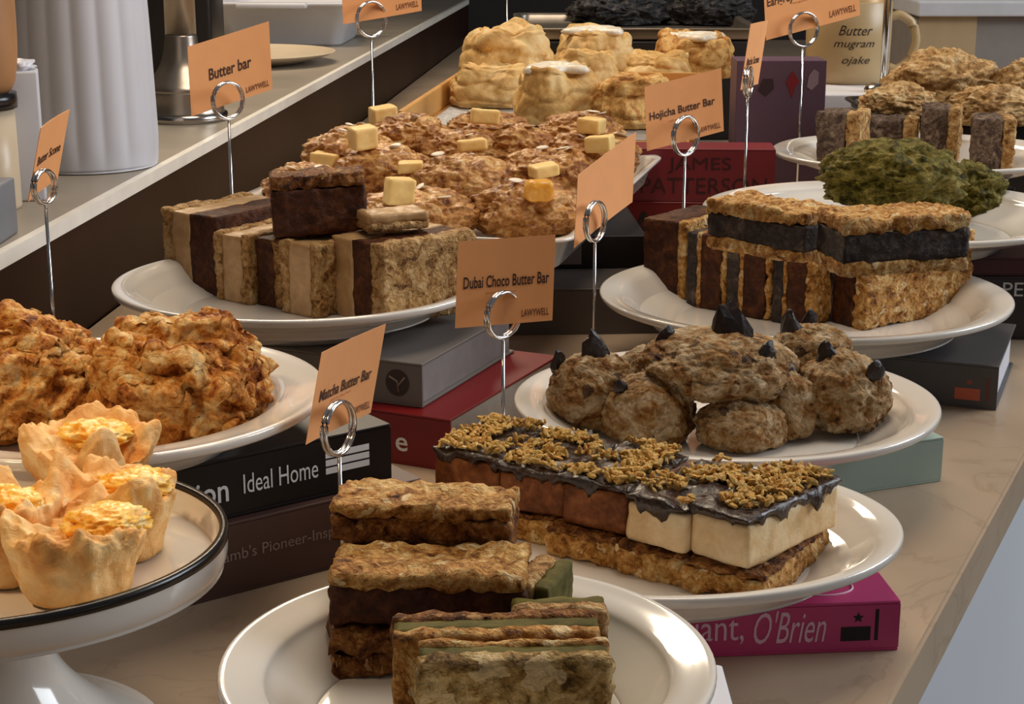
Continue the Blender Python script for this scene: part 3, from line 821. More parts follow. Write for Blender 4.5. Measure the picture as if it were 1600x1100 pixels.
CUBES = [
    ('butter cube at the back left corner, highest up the tray', 600, 177, 42, .018, .4, 10),
    ('butter cube on the third row scone at the left wall', 567, 212, 42, .021, .5, 6),
    ('butter cube at the far left, above the dark cake block', 508, 250, 46, .017, -.3, 2),
    ('butter cube half hidden behind the dark cake block', 455, 284, 44, .015, .2, 2),
    ('butter cube at the middle of the back row', 757, 180, 46, .015, .1, 11),
    ('long thin butter slice on a third row scone', 738, 224, 46, .011, .15, 7),
    ('flattened oval butter piece left of centre', 642, 258, 42, .010, .0, 3),
    ('large butter cube on the front left scone, nearest the camera', 622, 296, 46, .023, .35, 0),
    ('thin butter slab on the second row scone at the right', 850, 263, 44, .011, .4, 5),
    ('melting orange butter lump on the front right scone', 842, 295, 46, .019, .2, 1),
    ('butter cube at the right of the back row, leaning', 924, 194, 40, .015, -.5, 12),
    ('butter wedge on the third row scone by the right wall', 938, 222, 44, .015, -.3, 9)]
for lab, cx, cy, wpx, h_, ro, si in CUBES:
    s = scones[si]; best = None
    # drop the cube onto its scone along the line of sight
    for zz in [sz + .012 + .001 * k for k in range(110)]:
        p = W(cx, cy, zz + h_ / 2); 
        x, y = p.x - s.location.x, p.y - s.location.y
        h0 = on_top(s, x, y)
        if best is None or abs(h0 + s.location.z - zz) < best[0]: best = (abs(h0 + s.location.z - zz), p, zz)
    p = best[1]; wd = wpx * Tz(cx, cy, p.z) / FPX * .95
    melt = 'melting' in lab
    o = obj('butter_cube', slab_bm(wd, wd * .8, h_, .0018 if not melt else .006, .0008, 70, si + 1.0, .0018, (0, 0, h_ / 2)), M['butter_melt'] if melt else M['butter'])
    o.location = (p.x, p.y, best[2] - .0015); o.rotation_euler = (rnd.uniform(-.12, .12), rnd.uniform(-.12, .12), ro)
    tag(o, lab, 'butter', GB)

# ------------------------------------------------------------------ tan tray with rolls
WZ = .092; a = W(622, 172, .128); b2 = W(1128, 172, .128)
t = thing('wooden_tray', 'tan wooden tray of cinnamon rolls behind the white tray', 'tray', (a.x, a.y, WZ), R(-7))
tw2 = .335; tl2 = .47
bm = box_bm(0, tw2, 0, tl2, 0, .005, .001)
for x0 in (0, tw2 - .007): box_bm(x0, x0 + .007, 0, tl2, .0051, .036, .002, 2, bm)
box_bm(.0071, tw2 - .0071, tl2 - .007, tl2, .0051, .036, .002, 2, bm)
obj('pan', bm, M['wood_tray'], t, smooth=False)
t = thing('liner_sheet', 'striped silver liner paper showing at the front of the tan tray', 'paper liner', (a.x + .010, a.y + .004, WZ + .0052), R(-7))
bm = bmesh.new(); nx = 60; vs = []
for j in range(nx + 1):
    y = .30 * j / nx; z = .0012 * (j % 2) + .0006
    vs.append([bm.verts.new((x, y, z)) for x in (.004, tw2 - .02)])
for a_, b_ in zip(vs, vs[1:]): bm.faces.new((a_[0], a_[1], b_[1], b_[0]))
o = obj('sheet', bm, M['foil'], t, smooth=False)
md = o.modifiers.new('thickness', 'SOLIDIFY'); md.thickness = .0004

rzb = WZ + .0070; G = 'cinnamon rolls in the tan tray'


def roll(label, cx, cy, wpx, hpx, z, seed, icing=False, brown=False, hollow=True, rot=0.0):
    tt = Tz(cx, cy, z + .02); Rr = wpx * tt / FPX / 2
    sdp = abs(ray(cx, cy).normalized().z); hh = max(.015, (hpx * tt / FPX - 2 * Rr * sdp * .9) / math.sqrt(1 - sdp * sdp) + Rr * .02)
    c = W(cx, cy, z + hh * .5)
    t = thing('cinnamon_roll', label, 'cinnamon roll', (c.x, c.y, z), rot, G)
    S = Vector((seed * 2.3, seed, seed * 4.1)); bm = bmesh.new(); seg = 110; rings = []
    prof = [(0, 0), (.8, 0), (.97, .02), (1.03, .14), (1.03, .35), (1.0, .55), (.95, .74), (.88, .88), (.78, .97), (.62, 1.0), (.45, .985 if not hollow else .96), (.28, .97 if not hollow else .86), (.12, .97 if not hollow else .80), (0, .97 if not hollow else .80)]
    p2 = []
    for A, B in zip(prof, prof[1:]):
        for k in range(5): p2.append((A[0] + (B[0] - A[0]) * k / 5, A[1] + (B[1] - A[1]) * k / 5))
    p2.append(prof[-1])
    for r, zz in p2:
        if r < 1e-6: rings.append([bm.verts.new((0, 0, zz * hh))]); continue
        rg = []
        for k in range(seg):
            a = 2 * pi * k / seg; d = Vector((cos(a), sin(a), 0))
            q = Vector((d.x * r * 1.3, d.y * r * 1.3, zz * 1.2)) + S
            f = fbm(q, 3)
            sp = (r * 3.2 - a / (2 * pi)) % 1.0                      # rolled dough spiral on the top
            gro = -.07 * math.exp(-((sp - .5) / .12) ** 2) if zz > .8 and r < .9 else 0
            crease = -.06 * math.exp(-(((zz * 2.6 + .25 * sin(a + seed) + f * .5) % 1.0 - .5) / .10) ** 2) if .1 < zz < .9 else 0
            rr = r * Rr * (1 + .20 * f - .10 * max(0, zz - .4) + crease + .02 * fbm(q * 5, 2))
            rg.append(bm.verts.new((d.x * rr, d.y * rr, zz * hh * (1 + .16 * f * min(1, zz)) + gro * hh)))
        rings.append(rg)
    for A, B in zip(rings, rings[1:]):
        for k in range(seg):
            k2 = (k + 1) % seg
            if len(A) == 1: bm.faces.new((A[0], B[k], B[k2]))
            elif len(B) == 1: bm.faces.new((A[k], B[0], A[k2]))
            else: bm.faces.new((A[k], B[k], B[k2], A[k2]))
    obj('dough', bm, M['roll_brown'] if brown else M['roll'], t)
    if icing:
        bm = lathe_bm([(.22 * Rr, -.004), (.30 * Rr, .0005), (.5 * Rr, .002), (.64 * Rr, .0005), (.72 * Rr, -.004), (.66 * Rr, -.008), (.30 * Rr, -.008), (.22 * Rr, -.004)], 60,
                      lambda a, z: 1 + .22 * sin(3 * a + seed) + .12 * sin(7 * a + 2 * seed))
        obj('icing', bm, M['icing'], t, loc=(0, 0, hh * .985))
    return t


roll('pale roll at the back left of the tan tray, upper of a leaning pair', 795, 92, 132, 96, rzb + .010, 1.0)
roll('pale roll at the left front of the tan tray, wrinkled low one', 770, 132, 130, 72, rzb, 2.0)
roll('cinnamon roll at the front centre with white icing round a hole', 868, 146, 122, 96, rzb, 3.0, True)
roll('cinnamon roll at the back centre with white icing', 930, 82, 116, 80, rzb + .006, 4.0, True)
roll('plain pale roll behind the front iced roll', 918, 118, 100, 80, rzb, 5.0, False, False, False)
roll('cinnamon roll at the back right with icing and browned flap', 1085, 86, 112, 72, rzb + .008, 6.0, True, True)
roll('plain pale roll at the right, between the iced back rolls', 1030, 112, 106, 62, rzb, 7.0, False, False, False)
roll('browned creased roll at the front right behind the hojicha card', 985, 158, 122, 84, rzb, 8.0, False, True, False)

# ------------------------------------------------------------------ black tray with charcoal scones on a black box
t0 = 2.55
a = PT(802, 44, t0); b2 = PT(1192, 50, t0)
t = thing('black_display_box', 'black box raising the dark tray at the back', 'box', (a.x + .012, a.y + .012, 0))
obj('body', box_bm(0, b2.x - a.x - .024, 0, .34, 0, a.z - .020, .003), M['black'], t)
t = thing('dark_tray', 'dark metal tray of black charcoal scones at the top of the photo', 'tray', (a.x, a.y, a.z - .019), 0)
obj('pan', tray_bm(b2.x - a.x, .36, .019, .010, .002, .004, .02), M['dark_steel'], t)
G = 'black charcoal scones'
for lab, cx, cy, w_, h_, s_ in [('black charcoal scone at the left of the dark tray', 970, 14, 150, 56, 1.0), ('black charcoal scone at the right of the dark tray', 1112, 12, 124, 62, 2.0)]:
    scone('charcoal_scone', lab, 'scone', G, cx, cy, w_, h_, a.z - .0165, s_, M['scone_black'], .18, 1.8, .12, 3.0, .7)

# ------------------------------------------------------------------ pale scones on a dark tray, right
z_ = .100
c0 = W(1345, 182, z_); c1 = W(1700, 182, z_)
t = thing('riser_box', 'dark box carrying the black tray of pale scones at the right', 'box', (c0.x + .03, 2.01, 0)); obj('body', box_bm(0, .30, 0, .12, 0, z_ - .001, .002), M['black'], t)
t = thing('black_tray', 'black tray of pale flaky scones in front of the mug', 'tray', (c0.x - .005, 1.985, z_), 0)
obj('pan', tray_bm(.40, .205, .014, .008, .002, .003, .02), M['black'], t)
G = 'pale flaky scones on the black tray'
for lab, cx, cy, w_, h_, s_ in [('pale flaky scone, the large one at the back centre of the black tray', 1482, 132, 186, 98, 1.0), ('pale flaky scone at the right edge of the photo, at the back', 1615, 142, 120, 86, 2.0),
                              ('small pale scone at the left front of the black tray', 1405, 160, 112, 62, 3.0), ('pale flaky scone at the right front behind the marbled bars', 1560, 168, 150, 66, 4.0)]:
    scone('pale_scone', lab, 'scone', G, cx, cy, w_, h_, z_ + .003, s_ + .2, M['scone_pale'], .2, 1.7, .12, 2.8, .6)


# ------------------------------------------------------------------ books
def cmat(name, rgb, rough=.4): return plain(name, rgb, rough, var=.05, vscale=14)


def book(label, loc, rot, L, D, T, cov, pages=None, group=None, rounded=0.0):
    t = thing('book', label, 'book', loc, rot, group)
    b = .0018
    bm = box_bm(0, L, 0, D, 0, b, .0004, 1); box_bm(0, L, 0, D, T - b, T, .0004, 1, bm); box_bm(0, L, 0, b, b, T - b, 0, 1, bm)
    obj('cover', bm, cov, t, smooth=False)
    obj('page_block', box_bm(.003, L - .003, b + .0002, D - .003, b + .0001, T - b - .0001), pages or M['pages'], t, smooth=False)
    return t


def rot_from(p, q): return math.atan2(q.y - p.y, q.x - p.x)


WHT = plain('white_print', (222, 222, 220), .6); GREYP = plain('grey_print', (150, 132, 122), .6); PINKP = plain('pink_print', (240, 200, 216), .6)
BLKP = plain('black_print', (24, 14, 18), .6); ORP = plain('orange_print', (214, 106, 78), .6); REDP = plain('dark_red_print', (58, 10, 12), .6)
X, Z = (1, 0, 0), (0, 0, 1)

# pink book
q = W(1403, 1016, 0); rot = R(5); Lb, Db, Tb = .190, .118, .0265
loc = q - Vector((cos(rot), sin(rot), 0)) * Lb
t = book('thick pink paperback with pale lettering and black emblem under the chocolate bar plate', loc, rot, Lb, Db, Tb, cmat('pink_cover', (202, 68, 124)))
y_ = -.0002
put_text('title', 'The Giant,', (.048, y_, .0065), X, Z, .064, .0165, PINKP, t, 0, 0)
put_text('title', "O'Brien", (.117, y_, .0062), X, Z, .0360, .0172, PINKP, t, 0, .28)
quad_patch('emblem_block', [(.1605, y_, .006), (.1755, y_, .006), (.1755, y_, .0135), (.1605, y_, .0135)], BLKP, t)
quad_patch('emblem_bar', [(.1775, y_, .006), (.1793, y_, .006), (.1793, y_, .0225), (.1775, y_, .0225)], BLKP, t)
bm = bmesh.new(); vs = [bm.verts.new((.1690 + (.0030 if k % 2 == 0 else .0013) * sin(k * pi / 5), y_, .0182 + (.0030 if k % 2 == 0 else .0013) * cos(k * pi / 5))) for k in range(10)]; bm.faces.new(vs)
obj('emblem_star', bm, BLKP, t, smooth=False)
bm = tube_bm([(.155 + .016 * cos(2 * pi * k / 40), .020 + .011 * sin(2 * pi * k / 40), Tb + .0001) for k in range(40)], .0006, 6, None, True)
obj('ring_print', bm, PINKP, t)

# teal book under cocoa plate
q = W(1470, 752, 0); q2 = W(1364, 768, 0); rot = rot_from(q2, q); Lb = .21
loc = q - Vector((cos(rot), sin(rot), 0)) * Lb
book('pale teal book with plain spine under the cocoa scone plate', loc, rot, Lb, .135, .0298, cmat('teal_cover', (164, 184, 174)))
# grey book under hojicha plate
q = W(1556, 642, 0); rot = R(-21); Lb = .235
loc = q - Vector((cos(rot), sin(rot), 0)) * Lb
t = book('thick charcoal grey book with small orange mark under the hojicha plate', loc, rot, Lb, .135, .0334, cmat('charcoal_cover', (84, 80, 80)), M['white_pages'])
quad_patch('orange_label', [(.2050, y_, .0062), (.2230, y_, .0062), (.2230, y_, .0150), (.2050, y_, .0150)], ORP, t)
quad_patch('orange_label', [(.2270, y_, .0062), (.2295, y_, .0062), (.2295, y_, .0240), (.2270, y_, .0240)], plain('brick_print', (120, 66, 56), .6), t)
quad_patch('orange_label', [(.2130, y_, .0180), (.2170, y_, .0180), (.2170, y_, .0215), (.2130, y_, .0215)], plain('rust_print', (160, 84, 70), .6), t)

# red + grey books under butter plate
qc = W(703, 655, .036); rot = R(-25); e_ = Vector((cos(rot), sin(rot), 0)); Lb = .21
loc = qc - e_ * Lb; loc.z = 0
t = book('red hardback at the bottom of the stack under the caramel bars', loc, rot, Lb, .175, .0355, cmat('red_cover', (116, 10, 14)))
put_text('title', 'Little Fire e', (Lb - .115, y_, .010), X, Z, .088, .012, WHT, t) if False else put_text('title', 'e', (Lb - .040, y_, .0095), X, Z, .0090, .0095, WHT, t, .01)
qc = W(660, 638, .0357); rot = R(-23); e_ = Vector((cos(rot), sin(rot), 0)); Lb = .20
loc = qc - e_ * Lb; loc.z = .0357
t = book('grey book with round leaf emblem on top of the red book', loc, rot, Lb, .155, .0300, cmat('grey_cover', (116, 110, 106)), plain('grey_pages', (140, 132, 128), .8, var=.08, vscale=90))
cx_, cz_ = Lb - .018, .0155
bm = bmesh.new(); bm.faces.new([bm.verts.new((cx_ + .0088 * cos(2 * pi * k / 32), y_, cz_ + .0092 * sin(2 * pi * k / 32))) for k in range(32)])
obj('round_emblem', bm, plain('emblem_brown', (62, 48, 42), .6), t, smooth=False)
bm = tube_bm([(cx_ - .006, y_ - .0003, cz_ + .004), (cx_, y_ - .0003, cz_ + .001), (cx_ + .001, y_ - .0003, cz_ - .006)], .0006, 6)
tube_bm([(cx_ + .0005, y_ - .0003, cz_ - .002), (cx_ + .0055, y_ - .0003, cz_ + .004)], .0006, 6, bm)
obj('leaf_veins', bm, GREYP, t)

# black + brown books, left
qa = W(298, 947, 0); qb = W(508, 892, 0); rot = rot_from(qa, qb); e_ = Vector((cos(rot), sin(rot), 0))
hb = .0408
loc = qa - e_ * .062
t = book('brown book with faint lettering at the bottom under the left plate', loc, rot, .208, .15, hb, cmat('brown_cover', (78, 52, 44), .5))
put_text('title', "Lamb's Pioneer-Inspired", (.078, y_, .0175), X, Z, .086, .0085, GREYP, t)
qe = W(612, 752, hb); e2 = e_; Lb = .218
loc = qe - e2 * Lb; loc.z = hb + .0002
t = book('black book with white lettering and three white stripes under the golden scones', loc, rot, Lb, .15, .0340, cmat('black_cover', (18, 16, 17), .35))
put_text('title', 'Fashion', (.0700, y_, .0100), X, Z, .046, .0135, WHT, t, .01)
put_text('subtitle', 'Ideal Home', (.1250, y_, .0122), X, Z, .0455, .0108, WHT, t)
for k in range(3):
    quad_patch('white_stripe', [(.1755, y_, .0125 + k * .0046), (.2035, y_, .0125 + k * .0046), (.2035, y_, .0161 + k * .0046), (.1755, y_, .0161 + k * .0046)], WHT, t)

# dark slate book under the trays
a = W(760, 540, 0); b2 = W(1000, 540, 0)
book('large charcoal book lying flat beneath the white tray', (-.055, 1.395, 0), R(3), .21, .25, .040, cmat('slate_cover', (84, 76, 72), .5))
t = thing('black_box', 'black box on the charcoal book holding up the white tray', 'box', (-.05, 1.475, .0402), R(3)); obj('body', box_bm(0, .17, 0, .16, 0, TZ - .0406, .001), M['black'], t)
quad_patch('grey_label', [(.092, -.0004, .004), (.112, -.0004, .004), (.112, -.0004, .026), (.092, -.0004, .026)], plain('grey_label', (120, 108, 102), .6), t)
# red stack at the back
q = PT(1205, 325, 1.79); q0 = PT(1205, 400, 1.74)
zb = W(1205, 330, 0)
yb = q.y
t = book('dark red book with black letters at the bottom of the red pair', (q.x - .155, yb, 0), R(-3), .150, .050, .050, cmat('deep_red_cover', (108, 8, 14)))
put_text('title', 'Act', (.006, y_, .010), X, Z, .060, .030, BLKP, t, .02)
t = book('crimson book with dark author name, upper of the red pair', (q.x - .150, yb + .003, .0502), R(-3), .152, .052, .056, cmat('crimson_cover', (118, 34, 42)))
put_text('author', 'JAMES', (.040, y_, .0300), X, Z, .066, .017, REDP, t)
put_text('author', 'PATTERSON', (.012, y_, .0085), X, Z, .132, .017, REDP, t)
# upright purple box
a = PT(1148, 210, 2.10); b2 = PT(1287, 205, 2.10)
t = thing('gift_box', 'tall dark purple box with small figures behind the red books', 'box', (a.x, a.y, 0), R(0)); hB = PT(1287, 92, 2.10).z
obj('body', box_bm(0, b2.x - a.x, 0, .06, 0, hB, .001), cmat('purple_box', (98, 72, 88), .5), t, smooth=False)
fg = PT(1232, 118, 2.10); fx = fg.x - a.x; fy = -.0004
def fig(name, pts, m): quad_patch(name, [(fx + u, fy, fg.z + v) for u, v in pts], m, t)
fig('red_figure', [(-.006, -.006), (-.002, -.014), (.002, -.026), (.006, -.012), (.011, -.006), (.002, .008)], plain('figure_red', (130, 22, 26), .6))
fig('pale_figure', [(.020, -.012), (.026, -.016), (.034, -.008), (.034, .006), (.028, .010), (.022, .002)], plain('figure_pale', (150, 128, 134), .6))
fig('dark_figure', [(-.040, -.016), (-.030, -.024), (-.020, -.014), (-.022, -.002), (-.034, -.002)], plain('figure_dark', (58, 34, 38), .6))
# books under matcha plate
mp = PL['matcha'][0]; top = PL['matcha'][1]
t = book('dark book with white capitals at the right edge, under the green scones', (mp.x - .115, mp.y - .055, 0), R(-3), .27, .13, .054, cmat('ink_cover', (52, 44, 44)))
put_text('title', 'PERIOD', (.198, y_, .0375), X, Z, .062, .0120, WHT, t)
book('maroon book on top of the dark one under the green scones', (mp.x - .112, mp.y - .053, .0542), R(-3), .262, .126, top - .0544, cmat('maroon_cover', (84, 42, 42)))
ep = PL['earl'][0]; etop = PL['earl'][1]
t = thing('dark_riser', 'dark box under the plate of marbled bars', 'box', (ep.x - .085, ep.y - .06, 0)); obj('body', box_bm(0, .17, 0, .13, 0, etop - .0005, .001), M['black'], t)

# risers that hold the back tray
t = thing('tan_tray_riser', 'dark box raising the tan tray of rolls', 'box', (.02, 2.0, 0)); obj('body', box_bm(-.08, .12, 0, .25, 0, WZ - .0005, .001), M['black'], t)


# ------------------------------------------------------------------ price cards in wire holders
def holder(label, ring, rw, rh, depth, foot_z=0.0, lean=None):
    """wire ring clip on a thin pin with a small round foot"""
    c = PT(ring[0], ring[1], depth); Rr = rh / 2 * depth / FPX
    yaw = math.acos(max(.15, min(1, rw / rh)))
    t = thing('card_holder', label, 'card holder', (c.x, c.y, foot_z), 0, 'wire card holders')
    zc = c.z - foot_z
    ax = Vector((cos(yaw), sin(yaw), 0)); nx_ = Vector((-sin(yaw), cos(yaw), 0))
    pts = [Vector((0, 0, zc)) + ax * (Rr * cos(2 * pi * k / 40)) + Vector((0, 0, Rr * sin(2 * pi * k / 40))) for k in range(40)]
    wr = .00115 * max(1, .75 + .25 * depth)
    bm = bmesh.new()
    for s in (-1, 1): tube_bm([p + nx_ * (s * wr * 1.05) for p in pts], wr, 8, bm, True)
    obj('ring', bm, M['chrome'], t)
    obj('pin', tube_bm([(0, 0, .002), (0, 0, zc - Rr)], wr * .95, 8), M['chrome'], t)
    obj('foot', lathe_bm([(0, 0), (.010, 0), (.0105, .001), (.009, .002), (0, .0026)], 28), M['chrome'], t)
    return t, wr


def card(label, TL, TR, BL, depth, dt, db, title, tpos, tw, th, brand=None, sub=None):
    """kraft card; corners in the photograph with the depth of its left edge, right edge (dt more) and lean db"""
    a = PT(TL[0], TL[1], depth + db); b = PT(TR[0], TR[1], depth + dt + db); c = PT(BL[0], BL[1], depth)
    ex = b - a; ey = a - c; wd, ht = ex.length, ey.length
    exu, eyu = ex / wd, ey / ht
    o0 = c + ex * .5
    nn = exu.cross(eyu).normalized()
    bm = bmesh.new(); N = 10; g = []
    for j in (0, 1):
        for i in range(N + 1):
            s = i / N; bow = .0012 * (1 - (2 * s - 1) ** 2)
            g.append(c + ex * s + ey * j - nn * bow - o0)
    F = [bm.verts.new(p) for p in g]; Bk = [bm.verts.new(p - nn * .0004) for p in g]
    for i in range(N):
        bm.faces.new((F[i], F[i + 1], F[N + 2 + i], F[N + 1 + i])); bm.faces.new((Bk[i + 1], Bk[i], Bk[N + 1 + i], Bk[N + 2 + i]))
    bm.faces.new([F[i] for i in range(N + 1)][::-1] + [Bk[i] for i in range(N + 1)]) if False else None
    for i in range(N):
        bm.faces.new((F[i + 1], F[i], Bk[i], Bk[i + 1])); bm.faces.new((F[N + 1 + i], F[N + 2 + i], Bk[N + 2 + i], Bk[N + 1 + i]))
    bm.faces.new((F[0], F[N + 1], Bk[N + 1], Bk[0])); bm.faces.new((F[N + 1 + N], F[N], Bk[N], Bk[N + 1 + N]))
    o = obj('price_card', bm, M['card'], None, smooth=False, loc=o0)
    tag(o, label, 'price card', 'kraft price cards')

    def on(x, y):
        s = x / wd; bow = .0012 * (1 - (2 * s - 1) ** 2)
        return c + exu * x + eyu * y - nn * bow + nn * .0003 - o0

    def wr(nm, s, u, v, w_, h_, m, bold=0.0):
        put_text(nm, s, (0, 0, 0), exu, eyu, w_ * wd, h_ * ht, m, o, bold, 0, lambda x, y: on(u * wd + x, v * ht + y))
    if title: wr('title', title, tpos[0], tpos[1], tw, th, M['ink'], .018)
    if sub: wr('small_print', sub, *sub_pos, .32, .03, M['ink_faint'], 0)
    if brand: wr('shop_name', 'LAWYWELL', .68, .07, .28, .085, M['ink_mid'], .02)
    return o


sub_pos = (.30, .36)
# left turned card
holder('wire card holder at the far left behind the golden scones', (69, 292), 20, 52, 1.10)
card('turned kraft card at the far left in front of the fluted white jar', (64, 200), (109, 171), (44, 316), 1.095, .062, .0, 'Butter Scone', (.12, .44), .78, .13)
holder('wire card holder in front of the steel stand, holding the Butter bar card', (356, 157), 40, 56, 1.375)
card('kraft card reading Butter bar', (293, 73), (420, 33), (299, 182), 1.37, .035, 0, 'Butter bar', (.24, .42), .52, .17, True)
holder('wire card holder at the top left in front of the white dish', (580, 30), 42, 54, 1.86)
card('kraft card cut off by the top edge above the back left scones', (532, -72), (655, -92), (536, 38), 1.855, .02, 0, 'Cinnamon Roll', (.1, .5), .8, .15, True)
holder('wire card holder stuck behind the hojicha bars', (1071, 212), 42, 60, 1.425)
card('kraft card reading Hojicha Butter Bar', (1007, 136), (1127, 106), (1011, 236), 1.42, .02, 0, 'Hojicha Butter Bar', (.05, .42), .85, .16, True, 'soft tea caramel bar')
holder('wire card holder left of the hojicha plate', (930, 346), 32, 62, 1.285)
card('turned kraft card beside the right edge of the white scone tray', (903, 274), (994, 206), (897, 388), 1.278, .052, 0, None, None, 0, 0)
holder('wire card holder in front of the red book stack, at the centre', (786, 492), 50, 72, .985)
card('kraft card reading Dubai Choco Butter Bar', (716, 377), (868, 366), (711, 513), .98, .010, 0, 'Dubai Choco Butter Bar', (.07, .44), .88, .14, True, 'pistachio kadaif bar')
holder('wire card holder in front of the black book', (529, 669), 38, 84, .862)
card('kraft card reading Matcha Butter Bar', (503, 551), (603, 506), (478, 695), .855, .03, .004, 'Matcha Butter Bar', (.10, .42), .80, .13, True, 'green tea bar')
holder('wire card holder in front of the purple box', (1256, 46), 47, 52, 1.98)
card('kraft card reading Earlgrey choco Butter Bar at the top right', (1191, -60), (1338, -98), (1197, 63), 1.974, .02, 0, 'Earlgrey choco Butter Bar', (.03, .38), .92, .14, True, 'bergamot tea bar')
holder('wire card holder in front of the crimson book with the narrow turned card', (1169, 128), 15, 46, 1.665)
card('narrow turned kraft card left of the purple box', (1173, 38), (1200, 32), (1157, 141), 1.655, .06, 0, 'Matcha Scone', (.15, .35), .7, .12)
holder('wire card holder at the top behind the rolls, ring above the photo', (792, -60), 36, 50, 2.46)

# ------------------------------------------------------------------ mug, platform, pole, cabinet at the right back
zm = .113
t = thing('white_platform', 'white block under the beige mug', 'box', (.40, 2.215, 0)); obj('body', box_bm(0, .24, 0, .24, 0, zm, .003), M['white'], t)
mc = PT(1322, 128, 2.36)
t = thing('mug', 'beige mug with handwritten black script at the back right', 'mug', (mc.x, mc.y, zm + .0003))
mr = .057; mh = .110
obj('cup', lathe_bm([(0, .004), (mr - .012, .004), (mr - .010, 0), (mr - .006, 0), (mr - .002, .006), (mr, .018), (mr + .001, .06), (mr + .001, mh - .001), (mr - .0005, mh), (mr - .003, mh - .001), (mr - .0035, .06), (mr - .006, .010), (0, .009)], 64), M['beige'], t)
hp = [(mr - .001, -.0, .020), (mr + .012, 0, .016), (mr + .030, 0, .030), (mr + .038, 0, .055), (mr + .032, 0, .080), (mr + .012, 0, .092), (mr - .001, 0, .088)]
cr = []
for i in range(len(hp) - 1):
    for k in range(5):
        f = k / 5; cr.append(Vector(hp[i]).lerp(Vector(hp[i + 1]), f))
cr.append(Vector(hp[-1]))
for _ in range(3): cr = [cr[0]] + [(cr[i - 1] + cr[i] * 2 + cr[i + 1]) / 4 for i in range(1, len(cr) - 1)] + [cr[-1]]
obj('handle', tube_bm(cr, .0062, 12), M['beige'], t)
def wrap(x0, z0):
    def f(x, y):
        a = -pi / 2 + (x + x0) / mr; return Vector((cos(a) * (mr + .0014), sin(a) * (mr + .0014), z0 + y))
    return f
MI = plain('mug_ink', (52, 38, 24), .6)
for s_, x0, z0, w_, h_ in (('Butter', -.024, .067, .046, .013), ('mugram', -.030, .048, .056, .010), ('ojake', -.018, .026, .038, .013)):
    put_text('script_line', s_, (0, 0, 0), X, Z, w_, h_, MI, t, 0, .35, wrap(x0, z0))
pc = W(1384, 146, zm)
t = thing('chrome_pole', 'chrome pole on a round domed foot in front of the mug handle', 'pole', (pc.x - .004, 2.245, zm + .0002))
obj('foot', lathe_bm([(0, 0), (.020, 0), (.021, .003), (.018, .008), (.010, .012), (0, .013)], 40), M['steel'], t)
obj('post', tube_bm([(.004, 0, .010), (.004, 0, .30)], .0048, 14), M['steel'], t)
bt = 2.75
a = PT(1432, 104, bt); b2 = PT(1522, 104, bt); ztop = PT(1500, 24, bt).z
t = thing('display_cabinet', 'low grey cabinet with beige side and pale metal top at the top right', 'cabinet', (a.x, a.y, 0))
obj('body', box_bm(0, .75, 0.004, .40, 0, ztop, .002), plain('cabinet_grey', (128, 122, 118), .55), t, smooth=False)
obj('beige_panel', box_bm(0, b2.x - a.x, 0, .0035, 0, ztop, .0005), plain('cabinet_beige', (168, 146, 112), .6), t, smooth=False)
obj('metal_top', box_bm(-.006, .756, -.012, .41, ztop + .0002, ztop + .024, .003), plain('pale_metal', (190, 192, 198), .4), t, smooth=False)

# ------------------------------------------------------------------ things on the raised ledge
vc = W(122, 270, LZ); vt = Tz(122, 270, LZ); vr = 104 * vt / FPX
vc = Vector((vc.x, vc.y + vr * .75, LZ)); vr *= 1.03
t = thing('fluted_jar', 'large white fluted jar on the ledge at the left', 'jar', (vc.x, vc.y, LZ + .0002))
fl = lambda a, z: 1 + .035 * abs(sin(8.5 * a)) * min(1, z / .03 + .1)
obj('body', lathe_bm(smooth_prof([(0, 0), (vr * .9, 0), (vr * .985, .003), (vr, .010), (vr * .985, .06), (vr * .95, .14), (vr * .90, .22), (vr * .88, .27), (vr * .8, .28), (0, .28)], 6), 200, fl), M['matt_white'], t)
c = W(36, 318, LZ)
t = thing('white_carton', 'narrow white carton with crumpled paper top, left of the fluted jar', 'carton', (c.x - .018, c.y + .004, LZ + .0002), R(14))
obj('body', box_bm(0, .036, 0, .034, 0, .112, .002), M['matt_white'], t)
obj('paper_top', lump_bm(.015, .013, .007, 3.0, .3, 2, .1, 3, 4, .5), M['white'], t, loc=(.018, .018, .1115))
c = PT(-14, 140, 1.42)
t = thing('canister', 'canister with wooden upper part and dark band at the left edge', 'canister', (c.x - .010, c.y, LZ + .0002))
obj('base', lathe_bm([(0, 0), (.027, 0), (.028, .003), (.0275, .085), (0, .085)], 48), M['cream_plate'], t)
obj('band', lathe_bm([(0, .0852), (.030, .0852), (.0305, .092), (.030, .098), (0, .098)], 48), M['black_line'], t)
obj('wooden_top', lathe_bm(smooth_prof([(0, .0982), (.024, .0982), (.032, .12), (.034, .16), (.032, .2), (.02, .22), (0, .222)], 5), 48), M['wood'], t)
c = W(26, 385, LZ)
t = thing('grey_metal_box', 'grey metal box cut off by the left edge on the ledge corner', 'box', (c.x - .112, c.y - .004, LZ + .0002))
obj('body', box_bm(0, .098, 0, .06, 0, .044, .002), M['grey'], t)
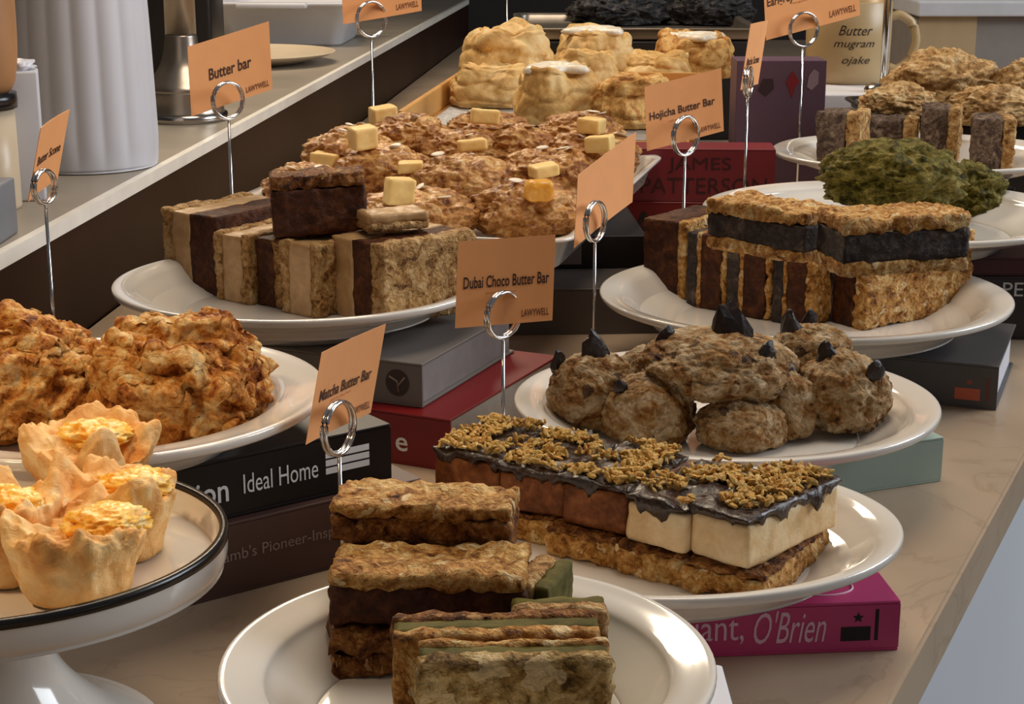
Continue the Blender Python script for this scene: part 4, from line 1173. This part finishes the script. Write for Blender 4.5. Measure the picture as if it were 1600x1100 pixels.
# steel stand
c = W(287, 192, LZ); tt = Tz(287, 192, LZ); sr = 66 * tt / FPX
t = thing('steel_stand', 'polished steel bell shaped stand with column on the ledge', 'stand', (c.x - .004, c.y + sr * .6, LZ + .0002))
obj('foot', lathe_bm([(0, 0), (sr * 1.02, 0), (sr * 1.04, .004), (sr * 1.02, .009), (sr * .98, .010), (0, .010)], 64), M['steel'], t)
obj('bell', lathe_bm([(0, .0102)] + smooth_prof([(sr * .96, .0102), (sr * .92, .020), (sr * .90, .034), (sr * .885, .0345), (sr * .87, .040), (sr * .70, .052), (sr * .52, .066), (sr * .42, .082), (sr * .37, .100)], 6) + [(0, .100)], 64), M['dark_steel'], t)
obj('column', lathe_bm([(0, .1002), (sr * .365, .1002), (sr * .345, .32), (0, .32)], 48), M['dark_steel'], t)
c = PT(282, 62, 2.45)
t = thing('black_appliance', 'black appliance behind the steel stand', 'appliance', (c.x - .06, c.y, LZ + .0002))
obj('body', box_bm(0, .105, 0, .12, 0, .30, .008), M['black'], t)
obj('grey_column', box_bm(.058, .082, -.008, -.0005, 0.004, .28, .002), plain('column_grey', (86, 76, 70), .4), t)
# beige plate
c = W(385, 86, LZ + .012); tt = Tz(385, 86, LZ + .012); r_ = 138 * tt / FPX
t = thing('cream_plate', 'shallow cream plate on the ledge behind the Butter bar card', 'plate', (c.x, c.y, LZ + .0002))
obj('dish', lathe_bm([(0, 0), (r_ * .6, 0)] + smooth_prof([(r_ * .62, .001), (r_ * .9, .011), (r_, .0165), (r_ * .985, .018), (r_ * .88, .0125), (r_ * .62, .005)], 5) + [(0, .005)], 80), M['cream_plate'], t)
# baking dish
t0_ = 3.02
a = PT(332, 74, t0_); b2 = PT(548, 74, t0_)
wd = b2.x - a.x
t = thing('baking_dish', 'white rectangular baking dish with tab handle at the top left', 'baking dish', (a.x, a.y, LZ + .0002), R(-3))
bm = bmesh.new()
def rr_(ins, z, rad=.03):
    pts = []
    for cx_, cy_, a0 in ((wd - ins - rad, .24 - ins - rad, 0), (ins + rad, .24 - ins - rad, 90), (ins + rad, ins + rad, 180), (wd - ins - rad, ins + rad, 270)):
        for k in range(7): pts.append(bm.verts.new((cx_ + rad * cos(R(a0 + 15 * k)), cy_ + rad * sin(R(a0 + 15 * k)), z)))
    return pts
L_ = [rr_(.022, 0, .02), rr_(.018, .004, .024), rr_(-.004, .070), rr_(-.012, .072), rr_(-.013, .076), rr_(-.004, .078), rr_(.003, .074), rr_(.022, .012, .022)]
for A, B in zip(L_, L_[1:]):
    n = len(A)
    for k in range(n): bm.faces.new((A[k], A[(k + 1) % n], B[(k + 1) % n], B[k]))
bm.faces.new(L_[0][::-1]); bm.faces.new(L_[-1])
obj('dish', bm, M['white'], t)
obj('handle', box_bm(.05, wd - .07, -.034, -.0135, .068, .078, .004), M['white'], t)

# spine lettering and emblems belong to the cover, mug script to the cup, figures to the box body
for o in list(C.objects):
    p = o.parent
    if p is None or o.type != 'MESH': continue
    host = {'book': 'cover', 'mug': 'cup', 'gift_box': 'body'}.get(p.name.split('.')[0])
    if host and not o.name.startswith((host, 'page_block', 'handle')):
        o.parent = [c for c in p.children if c.name.startswith(host)][0]
